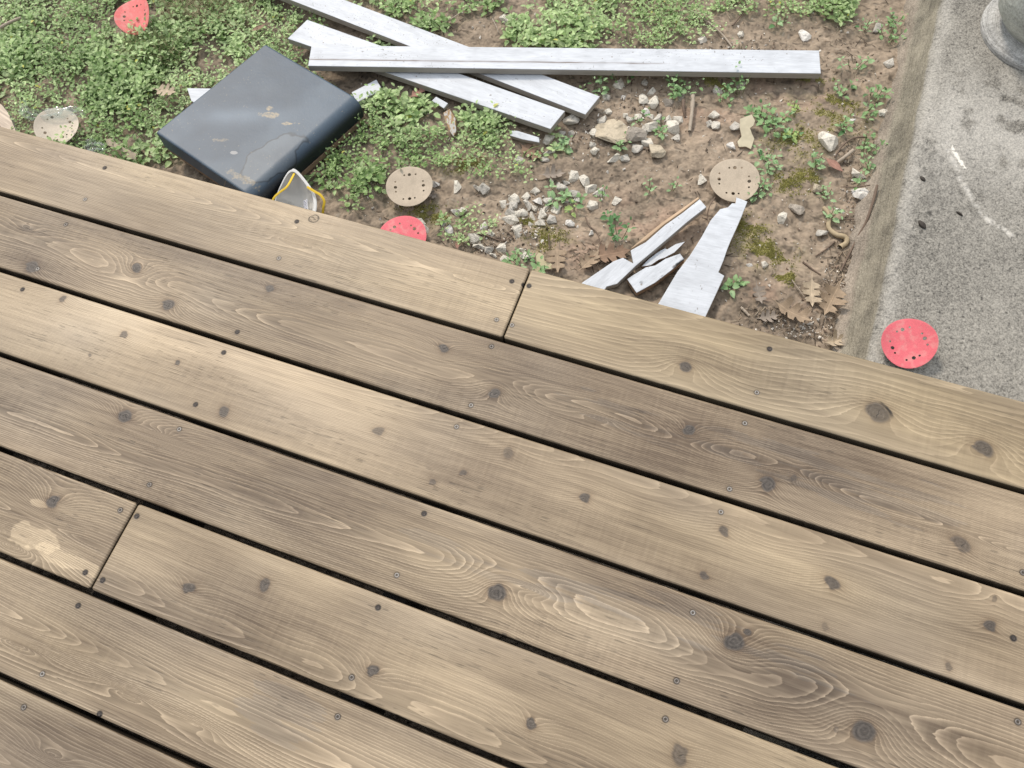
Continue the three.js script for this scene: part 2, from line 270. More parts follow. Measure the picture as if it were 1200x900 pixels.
function soilColour(x, z) {
  const a = fbm(x * 3, z * 3, 21, 3), b = fbm(x * 22, z * 22, 23, 3), c = ns(x * 230, z * 230, 25), d = fbm(x * 90, z * 90, 27, 2);
  let k = 0.85 + 0.55 * (a - 0.5) + 0.5 * (b - 0.5) + 0.36 * (c - 0.5) + 0.5 * (d - 0.5);
  let R = 0.305 * k, G = 0.243 * k, B = 0.18 * k, red = 0;
  for (const q of RED) { const e = ((x - q.x) / q.a) ** 2 + ((z - q.z) / q.b) ** 2; if (e < 5) red = Math.max(red, Math.exp(-e)); }
  red = clamp(red * 1.2 * sstep(0.3, 0.6, b));
  R = lerp(R, 0.34 * k, red * 0.5); G = lerp(G, 0.225 * k, red * 0.4); B = lerp(B, 0.165 * k, red * 0.4);
  const grit = sstep(0.80, 0.9, ns(x * 120 + 7, z * 120, 29)) * sstep(0.4, 0.6, b); R = lerp(R, 0.34, grit * 0.5); G = lerp(G, 0.30, grit * 0.5); B = lerp(B, 0.24, grit * 0.5);
  const dk = sstep(0.74, 0.88, ns(x * 75, z * 110, 31)); R *= 1 - 0.45 * dk; G *= 1 - 0.45 * dk; B *= 1 - 0.45 * dk;
  const m = mossAt(x, z); const mk = 0.7 + 0.6 * c;
  R = lerp(R, 0.25 * mk, m * 0.7); G = lerp(G, 0.24 * mk, m * 0.7); B = lerp(B, 0.095 * mk, m * 0.7);
  return [R, G, B];
}
{
  const map = tex(2048, 1424, (i, j) => soilColour(GX + (i + 0.5) / 2048 * GW, GZ + (j + 0.5) / 1424 * GH));
  const bump = tex(1024, 712, (i, j) => { const x = GX + (i + 0.5) / 1024 * GW, z = GZ + (j + 0.5) / 712 * GH; return 0.2 + 0.5 * fbm(x * 60, z * 60, 33, 3) + 0.3 * ns(x * 260, z * 260, 35); }, false);
  const axis = (lo, hi, st) => { const a = []; let s = st, x = lo; const pre = []; while (x > -90) { s *= 1.35; x -= s; pre.push(x); } a.push(...pre.reverse()); for (x = lo; x < hi; x += st) a.push(x); s = st; while (x < 90) { a.push(x); s *= 1.35; x += s; } return a; };
  const xs = axis(-2.9, 0.42, 0.0075), zs = axis(-2.5, -0.55, 0.0075), P = [], U = [], I = [];
  for (const z of zs) for (const x of xs) { P.push(x, hgt(x, z), z); U.push((x - GX) / GW, (z - GZ) / GH); }
  const n = xs.length;
  for (let j = 0; j + 1 < zs.length; j++) for (let i = 0; i + 1 < n; i++) { const a = j * n + i; I.push(a, a + n, a + 1, a + 1, a + n, a + n + 1); }
  const g = new THREE.BufferGeometry(); g.setAttribute('position', new THREE.Float32BufferAttribute(P, 3)); g.setAttribute('uv', new THREE.Float32BufferAttribute(U, 2)); g.setIndex(I); g.computeVertexNormals();
  setting('ground', g, std({ map, bumpMap: bump, bumpScale: 0.009, roughness: 0.95 }), 'structure');
}

// ------------------------------------------------------------------ concrete slab
{
  const CX = 0.12, CZ = -2.5, CW = 0.74, CH = 2.1;
  const streak = [[1108, 168], [1118, 190], [1126, 210], [1140, 236], [1158, 258], [1185, 276]].map(([x, y]) => at(x, y, SLAB));
  const spot = [[1115, 171], [1120, 180], [1130, 197]].map(([x, y]) => at(x, y, SLAB));
  const dist = (L, x, z) => { let m = 9; for (let i = 0; i + 1 < L.length; i++) { const a = L[i], b = L[i + 1], vx = b.x - a.x, vz = b.z - a.z; const t = clamp(((x - a.x) * vx + (z - a.z) * vz) / (vx * vx + vz * vz)); m = Math.min(m, Math.hypot(x - a.x - t * vx, z - a.z - t * vz)); } return m; };
  const rg = mulberry(77), drips = [];
  for (let i = 0; i < 46; i++) { const p = at(1066 + rg() * 40 + (i % 3) * 6, 170 + rg() * 130, SLAB); drips.push([p.x, p.z, 0.003 + rg() * 0.006]); }
  const band = at(1150, 150, SLAB);
  const map = tex(1024, 2048, (i, j) => {
    const x = CX + (i + 0.5) / 1024 * CW, z = CZ + (j + 0.5) / 2048 * CH, X = x;
    const c = ns(x * 520, z * 520, 41), c2 = ns(x * 260, z * 260, 43), a = fbm(x * 5, z * 5, 45, 3), b = fbm(x * 26, z * 26, 47, 3), sp = ns(x * 170, z * 170, 49);
    let k = 0.9 + 0.85 * (c - 0.5) + 0.42 * (c2 - 0.5) + 0.5 * (a - 0.5) + 0.3 * (b - 0.5);
    k *= 1 - 0.5 * sstep(0.86, 0.93, sp);
    let pale = 0.32 * Math.exp(-(((z - band.z) / 0.16) ** 2)) * sstep(0.35, 0.6, b + 0.1) * sstep(0.36, 0.42, x);
    pale += 0.2 * Math.exp(-(((X - 0.363 - 0.01 * ns(z * 30, 1, 51)) / 0.016) ** 2)) * (0.4 + 0.9 * b);
    const ds = dist(streak, x, z) + 0.004 * (ns(x * 160, z * 160, 53) - 0.5), dp = dist(spot, x, z) + 0.003 * (ns(x * 220, z * 220, 54) - 0.5);
    pale += 0.42 * (1 - sstep(0.001, 0.011, ds)) * 1.15 * sstep(0.2, 0.7, fbm(x * 110, z * 110, 55, 3)) * (0.5 + a);
    let R = 0.262 * k + pale * 0.5, G = 0.25 * k + pale * 0.49, B = 0.22 * k + pale * 0.46;
    const wp = (1 - sstep(0.0025, 0.006, dp)) * sstep(0.15, 0.35, ns(x * 150, z * 150, 56)); R = lerp(R, 0.75, wp); G = lerp(G, 0.73, wp); B = lerp(B, 0.66, wp);
    for (const q of drips) { const e = Math.hypot(x - q[0], (z - q[1]) * 0.9) / q[2]; if (e < 1.2) { const m = 0.2 * (1 - sstep(0.7, 1.2, e)); R *= 1 - m; G *= 1 - m; B *= 1 - m; } }
    // stained face below the edge
    const f = sstep(0.352, 0.340, x + 0.006 * (b - 0.5)); const st = fbm(x * 60, z * 3.5, 57, 3), s2 = ns(x * 240, z * 9, 59), low = sstep(0.26, 0.235, x + 0.02 * (b - 0.5));
    const fk = 0.72 + 0.28 * (st - 0.5) + 0.14 * (s2 - 0.5) + 0.5 * (c - 0.5) + 0.55 * (b - 0.5) + 0.35 * (a - 0.5);
    R = lerp(R, lerp(0.36, 0.40, low) * fk, f); G = lerp(G, lerp(0.33, 0.345, low) * fk, f); B = lerp(B, lerp(0.26, 0.28, low) * fk, f);
    return [R, G, B];
  });
  const bump = tex(512, 1024, (i, j) => { const x = CX + (i + 0.5) / 512 * CW, z = CZ + (j + 0.5) / 1024 * CH; return 0.5 + 0.5 * (ns(x * 330, z * 330, 61) - 0.5) + 0.4 * (ns(x * 120, z * 120, 63) - 0.5) - 0.4 * sstep(0.86, 0.93, ns(x * 170, z * 170, 49)); }, false);
  // cross-section from the inside of the top, over the worn edge, down the sloping face into the soil: [x, y, roughness m]
  const prof = [[2.6, 0, 0], [1.2, 0, 0], [0.62, 0, 0.0005], [0.5, 0, 0.0008], [0.43, 0, 0.001], [0.40, 0, 0.0012], [0.385, -0.0004, 0.0015], [0.374, -0.0012, 0.002], [0.365, -0.003, 0.003], [0.358, -0.0062, 0.0035], [0.353, -0.011, 0.0035], [0.3495, -0.018, 0.003], [0.345, -0.032, 0.0025], [0.340, -0.05, 0.0025], [0.334, -0.068, 0.0025], [0.328, -0.086, 0.003], [0.322, -0.10, 0.004], [0.315, -0.112, 0.005], [0.308, -0.122, 0.006], [0.300, -0.132, 0.008], [0.292, -0.142, 0.009], [0.286, -0.155, 0.008], [0.280, -0.19, 0.004], [0.276, -0.3, 0]];
  const us = []; prof.forEach(([x, y], k) => us.push(k < 9 ? x : us[k - 1] - Math.hypot(x - prof[k - 1][0], y - prof[k - 1][1])));
  const P = [], U = [], I = [], zs = [-40, -12, -5, -3.2]; for (let z = -2.6; z < -0.42; z += 0.006) zs.push(z); zs.push(0.4, 3);
  for (const z of zs) prof.forEach(([x, y, r], k) => {
    const e = Math.hypot(1, 0);
    const n1 = (fbm(k * 0.5, z * 26, 65, 3) - 0.5) * 2 * r, n2 = (fbm(k * 0.3, z * 6, 67, 2) - 0.5) * 2.4 * r;
    P.push(x + (k > 5 ? (n1 + n2) * e : 0), SLAB + y + (k < 11 ? n1 * 0.5 : 0), z); U.push((us[k] - CX) / CW, (z - CZ) / CH);
  });
  const n = prof.length;
  for (let j = 0; j + 1 < zs.length; j++) for (let i = 0; i + 1 < n; i++) { const a = j * n + i; I.push(a, a + n, a + 1, a + 1, a + n, a + n + 1); }
  const g = new THREE.BufferGeometry(); g.setAttribute('position', new THREE.Float32BufferAttribute(P, 3)); g.setAttribute('uv', new THREE.Float32BufferAttribute(U, 2)); g.setIndex(I); g.computeVertexNormals();
  const nn = g.attributes.normal; let up = 0; for (let k = 0; k < nn.count; k++) up += nn.getY(k); if (up < 0) { for (let k = 0; k < I.length; k += 3) { const t = I[k]; I[k] = I[k + 1]; I[k + 1] = t; } g.setIndex(I); g.computeVertexNormals(); }
  setting('concrete_pavement', g, std({ map, bumpMap: bump, bumpScale: 0.0022, roughness: 0.9 }), 'structure');
}
// round concrete column foot on the slab
{
  const c = at(1222, 38, SLAB), pts = [];
  const add = (...a) => a.forEach(p => pts.push(new THREE.Vector2(...p)));
  add([0, -0.01], [0.146, -0.01], [0.146, 0.004], [0.1475, 0.009], [0.1465, 0.014], [0.142, 0.0175], [0.138, 0.018], [0.136, 0.0205], [0.128, 0.025], [0.116, 0.0275], [0.108, 0.0285], [0.106, 0.031], [0.1085, 0.037], [0.120, 0.048], [0.134, 0.066], [0.146, 0.094], [0.153, 0.13], [0.156, 0.19], [0.150, 0.27], [0.127, 0.34], [0.115, 0.4], [0.1, 0.45], [0.088, 0.49], [0.084, 0.52], [0.095, 0.535], [0.1, 0.55], [0.095, 0.565], [0.0, 0.57]);
  const col = (b, f) => tex(512, 512, (i, j) => { const x = i / 512, y = j / 512; const k = 0.85 + 0.5 * (ns(i * 0.8, j * f, 81) - 0.5) + 0.4 * (fbm(x * 40, y * 46 * f, 83, 3) - 0.5) + 0.2 * (fbm(x * 9, y * 5, 85, 2) - 0.5); return [b[0] * k, b[1] * k, b[2] * k]; });
  const cut = 12, t = thing('stone_column', 'grey round stone column with bulging body on a flared foot, standing on concrete', 'column', c);
  const bmp = tex(256, 256, (i, j) => 0.5 * ns(i * 0.4, j * 0.4, 87) + 0.5 * ns(i * 0.15, j * 0.15, 89), false);
  part('column_foot', new THREE.LatheGeometry(pts.slice(0, cut), 72), std({ map: col([0.52, 0.52, 0.50], 0.05), bumpMap: bmp, bumpScale: 0.0025, roughness: 0.85 }), t);
  part('column_body', new THREE.LatheGeometry(pts.slice(cut - 1), 72), std({ map: col([0.56, 0.58, 0.54], 0.5), bumpMap: bmp, bumpScale: 0.0025, roughness: 0.85 }), t);
}
// ------------------------------------------------------------------ green leaves: shared leaf shape, sprigs
const LEAF = (() => {                                              // unit leaf along +x, folded along its midrib: [x, y, z]
  const v = [[0, 0, 0], [0.28, 0.03, 0], [0.3, 0.10, 0.27], [0.3, 0.10, -0.27], [0.66, 0.0, 0], [0.66, 0.07, 0.24], [0.66, 0.07, -0.24], [1, -0.1, 0], [0.1, 0.03, 0.1], [0.1, 0.03, -0.1], [0.87, 0.0, 0.12], [0.87, 0.0, -0.12]];
  const f = [0, 8, 1, 0, 1, 9, 8, 2, 1, 1, 3, 9, 1, 2, 5, 1, 5, 4, 1, 4, 6, 1, 6, 3, 4, 5, 10, 4, 10, 7, 4, 7, 11, 4, 11, 6];
  return { v, f };
})();
const leafGeo = [0.85, 1, 1.2].map((w, i) => {
  const g = new THREE.BufferGeometry();
  g.setAttribute('position', new THREE.Float32BufferAttribute(LEAF.v.flatMap(([x, y, z]) => [x, y * (0.7 + 0.4 * i) - 0.06 * i * x * x, z * w]), 3)); g.setIndex(LEAF.f); g.computeVertexNormals(); return g;
});
function sprig(r, h, s, nodes) {                                    // leaf matrices of one low stem with pairs of opposite leaves
  const out = [], lean = r() * 6.28, la = 0.15 + 0.5 * r(), q0 = r() * 6.28;
  for (let n = 0; n < nodes; n++) {
    const t = (n + 1) / nodes, y = h * t, off = la * y, size = s * (n === nodes - 1 ? 0.55 : n === nodes - 2 ? 0.85 : 1) * (0.75 + 0.5 * r());
    for (let k = 0; k < 2; k++) {
      const a = q0 + n * 1.5708 + k * Math.PI + (r() - 0.5) * 0.5, el = lerp(-0.1, 0.55, t) + (r() - 0.5) * 0.5;
      const m = new THREE.Matrix4().makeRotationFromEuler(new THREE.Euler((r() - 0.5) * 0.7, -a, el, 'YZX'));
      const c = Math.cos(a) * 0.004 + Math.cos(lean) * off, d = Math.sin(a) * 0.004 + Math.sin(lean) * off;
      m.scale(V(size, size, size * (0.9 + 0.3 * r()))); m.setPosition(c, y, d); out.push(m);
    }
  }
  return out;
}
function leafTone(r, x, z) {
  const p = fbm(x * 6, z * 6, 91, 2), k = 0.75 + 0.6 * r();
  if (r() < 0.004) return [0.55, 0.56, 0.10];
  const t = clamp(p * 1.2 - 0.1 + 0.9 * (r() - 0.5));
  return [lerp(0.17, 0.47, t) * k, lerp(0.29, 0.61, t) * k, lerp(0.075, 0.29, t) * k];
}
class Leaves {
  constructor() { this.p = []; this.c = []; this.i = []; }
  add(m, col) { const b = this.p.length / 3, q = V(); for (const [x, y, z] of LEAF.v) { q.set(x, y, z).applyMatrix4(m); this.p.push(q.x, q.y, q.z); this.c.push(...col); } for (const f of LEAF.f) this.i.push(b + f); }
  geo() { const g = new THREE.BufferGeometry(); g.setAttribute('position', new THREE.Float32BufferAttribute(this.p, 3)); g.setAttribute('color', new THREE.Float32BufferAttribute(this.c, 3)); g.setIndex(this.i); g.computeVertexNormals(); return g; }
}
const leafMat = (o) => new THREE.MeshPhysicalMaterial({ roughness: 0.55, transmission: 0.25, thickness: 0, side: THREE.DoubleSide, ...o });
// where the ground cover grows, as patches: [px, py, half-width px, half-height px, density]
const COVER = [[60, 40, 270, 140, 1], [230, 60, 190, 110, 1], [120, 150, 160, 60, 1], [400, 105, 40, 30, 0.5], [445, 150, 62, 48, 1], [400, 200, 40, 40, 0.9], [500, 180, 62, 34, 1], [560, 160, 40, 36, 1], [570, 192, 50, 22, 0.8], [430, 215, 34, 30, 1], [420, 240, 24, 14, 0.8], [475, 130, 45, 18, 0.5],
  [545, 272, 26, 22, 0.75], [575, 268, 18, 14, 0.5], [548, 250, 20, 12, 0.4], [600, 205, 26, 14, 0.6], [640, 172, 18, 10, 0.25],
  [700, 20, 105, 42, 1], [625, 40, 44, 22, 0.9], [800, 20, 62, 34, 1], [760, 45, 50, 16, 0.9], [852, 8, 34, 18, 0.8], [952, 4, 52, 26, 1], [985, 20, 16, 16, 0.8], [470, 6, 60, 16, 0.8], [510, 30, 26, 14, 0.4], [560, 8, 40, 14, 0.6], [445, 40, 24, 12, 0.4], [345, 30, 60, 40, 0.9], [400, 66, 60, 14, 0.6],
  [690, 98, 26, 12, 0.5], [480, 275, 8, 6, 0.3], [505, 297, 12, 8, 0.3]];
const bare = [[230, 12, 34, 16], [275, 8, 20, 10], [300, 20, 18, 10]];
function coverAt(px, py, x, z) {
  if (py < -14) return 0.95 * sstep(0.30, 0.42, fbm(x * 4, z * 4, 93, 2)) * sstep(1080, 1000, px);
  let d = 0;
  for (const [cx, cy, a, b, k] of COVER) { const q = Math.hypot((px - cx) / a, (py - cy) / b) + 0.9 * (fbm(x * 9, z * 9, 95, 3) - 0.5); d = Math.max(d, k * (1 - sstep(0.6, 1.12, q))); }
  for (const [cx, cy, a, b] of bare) { const q = Math.hypot((px - cx) / a, (py - cy) / b); d *= lerp(0.2, 1, sstep(0.6, 1.1, q)); }
  return d * lerp(0.3, 1, sstep(0.24, 0.42, fbm(x * 13, z * 13, 97, 2)));
}
const KEEP = [];                                                    // places where things lie on bare or flattened ground: [x, z, r, chance left]
const keepOut = (p, r, c = 0.1) => KEEP.push([p.x, p.z, r, c]);

// ------------------------------------------------------------------ boards, broken boards, chips: a plate from the outline of its top face
const paintTex = [];
function paint(seed, w, h, mw, mh, line = null, grime = 0.3) {      // white paint over wood; texture spans mw x mh metres
  const r = mulberry(seed), nails = []; for (let i = 0; i < 5; i++) nails.push([(r() - 0.5) * mw * 0.9, (r() - 0.5) * mh * 0.8, 0.001 + 0.002 * r()]);
  return tex(w, h, (i, j) => {
    const x = ((i + 0.5) / w - 0.5) * mw, y = ((j + 0.5) / h - 0.5) * mh;
    let k = 0.61 + 0.12 * (fbm(x * 14, y * 80, seed, 3) - 0.5);
    const g = sstep(0.5, 0.78, fbm(x * 9, y * 34, seed + 1, 4)) * grime, gb = sstep(0.62, 0.85, fbm(x * 40, y * 90, seed + 3, 3)) * grime;
    k *= 1 - 0.30 * g - 0.28 * gb - 0.05 * (ns(x * 30, y * 420, seed + 2) - 0.5);
    k *= 1 + 0.12 * (fbm(x * 70, y * 150, seed + 9, 3) - 0.5) + 0.14 * (ns(x * 60, y * 800, seed + 12) - 0.5) - 0.07 * sstep(0.5, 0.75, fbm(x * 25, y * 60, seed + 10, 3));
    let R = k * 0.94, G = k * 1.0, B = k * 1.075;
    const sp = sstep(0.87, 0.95, ns(x * 260, y * 260, seed + 4)) * sstep(0.45, 0.7, fbm(x * 12, y * 30, seed + 5, 2)); R *= 1 - 0.5 * sp; G *= 1 - 0.53 * sp; B *= 1 - 0.56 * sp;
    for (const n of nails) { const d = Math.hypot(x - n[0], y - n[1]); const m = (1 - sstep(0.6, 1.2, d / n[2])) * 0.7; R = lerp(R, 0.2, m); G = lerp(G, 0.15, m); B = lerp(B, 0.11, m); }
    if (line !== null) { const yy = line + 0.0015 * (fbm(x * 14, 1, seed + 6, 2) - 0.5), s = Math.abs(y - yy), f = sstep(-0.1, 0.35, -x / mw + 0.30 + 0.25 * (ns(x * 9, 1, seed) - 0.5)); const m = (1 - sstep(0.0006, 0.0021, s)) * f * (0.5 + 0.6 * ns(x * 40, 2, seed + 8)), m2 = (1 - sstep(0.001, 0.008, s)) * f * 0.22; R = lerp(R, 0.17, m) * (1 - m2 * 0.9); G = lerp(G, 0.13, m) * (1 - m2); B = lerp(B, 0.10, m) * (1 - m2); }
    return [R, G, B];
  });
}
const woodRaw = (c, seed) => tex(256, 128, (i, j) => { const k = 0.75 + 0.5 * fbm(i * 0.02, j * 0.35, seed, 3) + 0.3 * (ns(i * 0.1, j * 0.9, seed + 1) - 0.5); return [c[0] * k, c[1] * k, c[2] * k]; });
const rawGrey = std({ map: woodRaw([0.36, 0.335, 0.295], 201), roughness: 0.9 }), rawTan = std({ map: woodRaw([0.46, 0.34, 0.23], 203), roughness: 0.9 }), rawBrown = std({ map: woodRaw([0.26, 0.18, 0.12], 205), roughness: 0.9 });
const paintSmall = std({ map: paint(211, 512, 256, 0.5, 0.25), roughness: 0.6, bumpMap: tex(256, 128, (i, j) => 0.6 * fbm(i * 0.05, j * 0.4, 213, 3) + 0.4 * ns(i * 0.5, j * 0.8, 214), false), bumpScale: 0.0006 });
const paintDirty = std({ map: paint(221, 512, 256, 0.5, 0.25, null, 2.4), roughness: 0.7, bumpMap: paintSmall.bumpMap, bumpScale: 0.001 });
// outline: points of the top face in order; returns a group standing at the plate's underside with a painted top and raw edges
const UNDER = [];
const under = (x, z) => { for (const L of UNDER) { let c = false; for (let i = 0, j = L.length - 1; i < L.length; j = i++) { const a = L[i], b = L[j]; if ((a.z > z) !== (b.z > z) && x < (b.x - a.x) * (z - a.z) / (b.z - a.z) + a.x) c = !c; } if (c) return true; } return false; };
function plate(name, label, category, outline, thick, matTop, matEdge, o = {}) {
  UNDER.push(outline);
  const n = V(); for (let i = 0; i < outline.length; i++) { const a = outline[i], b = outline[(i + 1) % outline.length]; n.x += (a.y - b.y) * (a.z + b.z); n.y += (a.z - b.z) * (a.x + b.x); n.z += (a.x - b.x) * (a.y + b.y); }
  n.normalize(); let pts = outline.slice(); if (n.y < 0) { n.negate(); pts.reverse(); }
  const c = V(); pts.forEach(p => c.add(p)); c.multiplyScalar(1 / pts.length);
  let X = V(), best = 0; pts.forEach((p, i) => { const e = pts[(i + 1) % pts.length].clone().sub(p); if (e.length() > best) { best = e.length(); X = e; } });
  if (X.x < 0) X.negate(); X.addScaledVector(n, -X.dot(n)).normalize(); const Y = n.clone().cross(X);
  const P2 = pts.map(p => { const d = p.clone().sub(c); return new THREE.Vector2(d.dot(X), d.dot(Y)); });
  const bv = o.bevel ?? 0.0012, g0 = new THREE.ExtrudeGeometry(new THREE.Shape(P2), { depth: thick - 2 * bv, bevelThickness: bv, bevelSize: bv, bevelOffset: -bv, bevelSegments: 2 });
  g0.translate(0, 0, bv); const g = g0.index ? g0.toNonIndexed() : g0, P = g.attributes.position, A = [[], []], UV = [[], []];
  const uw = o.uw || 0.5, uh = o.uh || 0.25, a = V(), b = V(), d = V();
  for (let k = 0; k < P.count; k += 3) {
    a.fromBufferAttribute(P, k); b.fromBufferAttribute(P, k + 1).sub(a); d.fromBufferAttribute(P, k + 2).sub(a); b.cross(d).normalize();
    const s = b.z > 0.3 ? 0 : 1;
    for (let q = 0; q < 3; q++) { a.fromBufferAttribute(P, k + q); A[s].push(a.x, a.y, a.z); if (s) UV[1].push((a.x + a.y * 0.3) / 0.4, (a.z + a.y * 0.2) / 0.05); else UV[0].push(a.x / uw + 0.5, a.y / uh + 0.5); }
  }
  const t = thing(name, label, category, c.clone().addScaledVector(n, -thick), o.group);
  t.quaternion.setFromRotationMatrix(new THREE.Matrix4().makeBasis(X, Y, n));
  [matTop, matEdge].forEach((m, s) => { const gg = new THREE.BufferGeometry(); gg.setAttribute('position', new THREE.Float32BufferAttribute(A[s], 3)); gg.setAttribute('uv', new THREE.Float32BufferAttribute(UV[s], 2)); gg.computeVertexNormals(); part(s ? (o.edge || 'bare_edge') : (o.face || 'painted_face'), gg, m, t); });
  return t;
}
const P3 = (L) => L.map(([x, y, Y]) => at(x, y, Y));
{
  const mk = (seed, mw, mh, line) => std({ map: paint(seed, 2048, 160, mw, mh, line, 0.32), roughness: 0.6, bumpMap: paintSmall.bumpMap, bumpScale: 0.0004 });
  // the two boards on the ground, then the one across them
  plate('white_board', 'white painted board lying diagonally in the weeds, lower of the parallel pair', 'board', P3([[360, 23, -0.452], [662, 130, -0.462], [645, 151, -0.462], [337, 45, -0.452]]), 0.019, mk(301, 1.0, 0.1, null), rawGrey, { uw: 1.0, uh: 0.1 });
  plate('white_board', 'long white painted board leaving the top edge of the view, upper of the parallel pair', 'board', P3([[180, -85, -0.45], [703, 113, -0.466], [686, 134, -0.466], [140, -78, -0.45]]), 0.019, mk(311, 1.9, 0.11, null), rawGrey, { uw: 1.9, uh: 0.11 });
  plate('white_board', 'long white board with brown line along it, laid across the two diagonal boards', 'board', P3([[365, 53, -0.425], [960, 59, -0.462], [962, 86, -0.462], [361, 77, -0.425]]), 0.019, mk(321, 1.42, 0.1, -0.014), rawGrey, { uw: 1.42, uh: 0.1 });
  // broken pieces by the deck edge
  const y1 = -0.455;
  plate('broken_board', 'splintered white board with a strip of bare tan wood, by the deck edge', 'broken board', P3([[668, 344, y1 - 0.02], [683, 331, y1 - 0.02], [702, 318, y1 - 0.015], [719, 306, y1 - 0.01], [730, 302, y1 - 0.008], [742, 308, y1 - 0.005], [739, 292, y1], [757, 283, y1], [779, 265, y1], [800, 249, y1 + 0.01], [820, 233, y1 + 0.015], [828, 242, y1 + 0.015], [806, 259, y1 + 0.01], [775, 286, y1], [746, 310, y1 - 0.005], [723, 333, y1 - 0.015], [711, 337, y1 - 0.02], [700, 352, y1 - 0.022]]), 0.017, paintSmall, rawGrey);
  plate('wood_strip', 'narrow strip of bare tan wood along the back of a splintered white board', 'wood strip', P3([[738, 291, y1 - 0.006], [757, 281, y1 - 0.004], [779, 263, y1 - 0.002], [800, 247, y1 + 0.006], [819, 232, y1 + 0.011], [818, 230, y1 + 0.009], [798, 245, y1 + 0.003], [776, 261, y1 - 0.005], [745, 286, y1 - 0.009]].map(q => q)), 0.02, rawTan, rawTan, { face: 'split_face' });
  plate('wood_chunk', 'short flaking white wood chunk with brown end between two broken boards', 'wood chunk', P3([[735, 327, -0.468], [742, 322, -0.466], [757, 313, -0.465], [768, 311, -0.465], [780, 303, -0.463], [797, 297, -0.462], [802, 304, -0.462], [790, 314, -0.463], [768, 331, -0.466], [746, 343, -0.468]]), 0.018, paintDirty, rawBrown);
  plate('wood_splinter', 'thin pointed white splinter of board above the flaking chunk', 'splinter', P3([[803, 283, -0.466], [796, 290, -0.467], [790, 296, -0.468], [779, 302, -0.47], [772, 304, -0.47], [762, 311, -0.472], [752, 312, -0.473], [760, 304, -0.473], [770, 296, -0.471], [779, 291, -0.47], [782, 292, -0.469], [792, 286, -0.468]]), 0.006, paintDirty, rawBrown, { bevel: 0.0006 });
  const y3 = -0.458;
  plate('broken_board', 'wide broken white board tapering up to a tan sanding disc', 'broken board', P3([[863, 231, y3 + 0.008], [876, 236, y3 + 0.008], [869, 254, y3 + 0.005], [862, 270, y3 + 0.002], [856, 283, y3], [852, 293, y3], [848, 305, y3], [842, 319, y3 - 0.002], [849, 323, y3 - 0.002], [838, 347, y3 - 0.004], [824, 377, y3 - 0.006], [812, 400, y3 - 0.01], [740, 385, y3 - 0.01], [757, 372, y3 - 0.008], [772, 355, y3 - 0.006], [785, 333, y3 - 0.003], [794, 318, y3 - 0.001], [808, 300, y3], [822, 278, y3 + 0.002], [833, 258, y3 + 0.004], [844, 245, y3 + 0.006], [848, 244, y3 + 0.006], [853, 243, y3 + 0.006], [858, 238, y3 + 0.007], [862, 238, y3 + 0.008]]), 0.018, paintSmall, rawTan);
  // small scraps
  plate('wood_scrap', 'white painted wood scrap poking out from behind the blue cushion', 'wood scrap', P3([[219, 103, -0.46], [262, 104, -0.455], [236, 126, -0.46], [224, 118, -0.462]]), 0.018, paintSmall, rawGrey);
  plate('wood_scrap', 'small white painted block lying between blue cushion and diagonal boards', 'wood scrap', P3([[412, 108, -0.47], [441, 93, -0.466], [448, 105, -0.466], [418, 120, -0.47]]), 0.018, paintSmall, rawGrey);
  plate('wood_scrap', 'little white chip tucked under the long side of a diagonal board', 'wood scrap', P3([[511, 113, -0.472], [525, 121, -0.472], [520, 127, -0.476], [506, 118, -0.476]]), 0.01, paintSmall, rawGrey);
  plate('wood_scrap', 'weathered white block under the lower end of a diagonal board', 'wood scrap', P3([[597, 153, -0.482], [606, 153, -0.48], [632, 161, -0.478], [632, 167, -0.48], [612, 163, -0.482], [598, 159, -0.484]]), 0.014, paintDirty, rawGrey);
  plate('splintered_stake', 'short splintered wood stake, tan above and peeling white below, in weeds', 'stake', P3([[519, 132, -0.455], [527, 128, -0.45], [533, 139, -0.455], [535, 154, -0.475], [531, 160, -0.48], [526, 152, -0.476], [522, 142, -0.465]]), 0.014, std({ map: tex(128, 64, (i, j) => { const w = sstep(0.45, 0.6, fbm(i * 0.08, j * 0.2, 231, 3) + 0.25 * (i / 128 - 0.4)); const k = 0.8 + 0.5 * ns(i * 0.1, j * 0.8, 233); return [lerp(0.42 * k, 0.62, w), lerp(0.28 * k, 0.6, w), lerp(0.15 * k, 0.56, w)]; }), roughness: 0.85 }), rawBrown, { uw: 0.08, uh: 0.04, face: 'weathered_face' });
  plate('wood_scrap', 'pale unpainted wood scrap leaning at the left end of the deck edge', 'wood scrap', P3([[-40, 96, -0.44], [0, 121, -0.44], [10, 133, -0.45], [19, 154, -0.46], [8, 158, -0.46], [-6, 140, -0.45], [-44, 112, -0.44]]), 0.016, std({ map: woodRaw([0.62, 0.52, 0.42], 207), roughness: 0.85 }), rawGrey, { face: 'pale_face' });
  plate('paper_scrap', 'torn yellowish cardboard scrap standing on soil beside a weed', 'cardboard scrap', P3([[867, 139, -0.47], [873, 137, -0.468], [881, 134, -0.465], [885, 141, -0.466], [883, 147, -0.47], [879, 150, -0.473], [881, 156, -0.476], [884, 163, -0.48], [880, 175, -0.486], [874, 172, -0.486], [866, 172, -0.486], [864, 166, -0.485], [869, 160, -0.481], [867, 150, -0.476]]), 0.004, std({ map: tex(64, 64, (i, j) => { const k = 0.8 + 0.4 * fbm(i * 0.1, j * 0.1, 241, 3); return [0.52 * k, 0.47 * k, 0.34 * k]; }), roughness: 0.9 }), rawTan, { bevel: 0.0008, uw: 0.1, uh: 0.1, face: 'torn_face' });
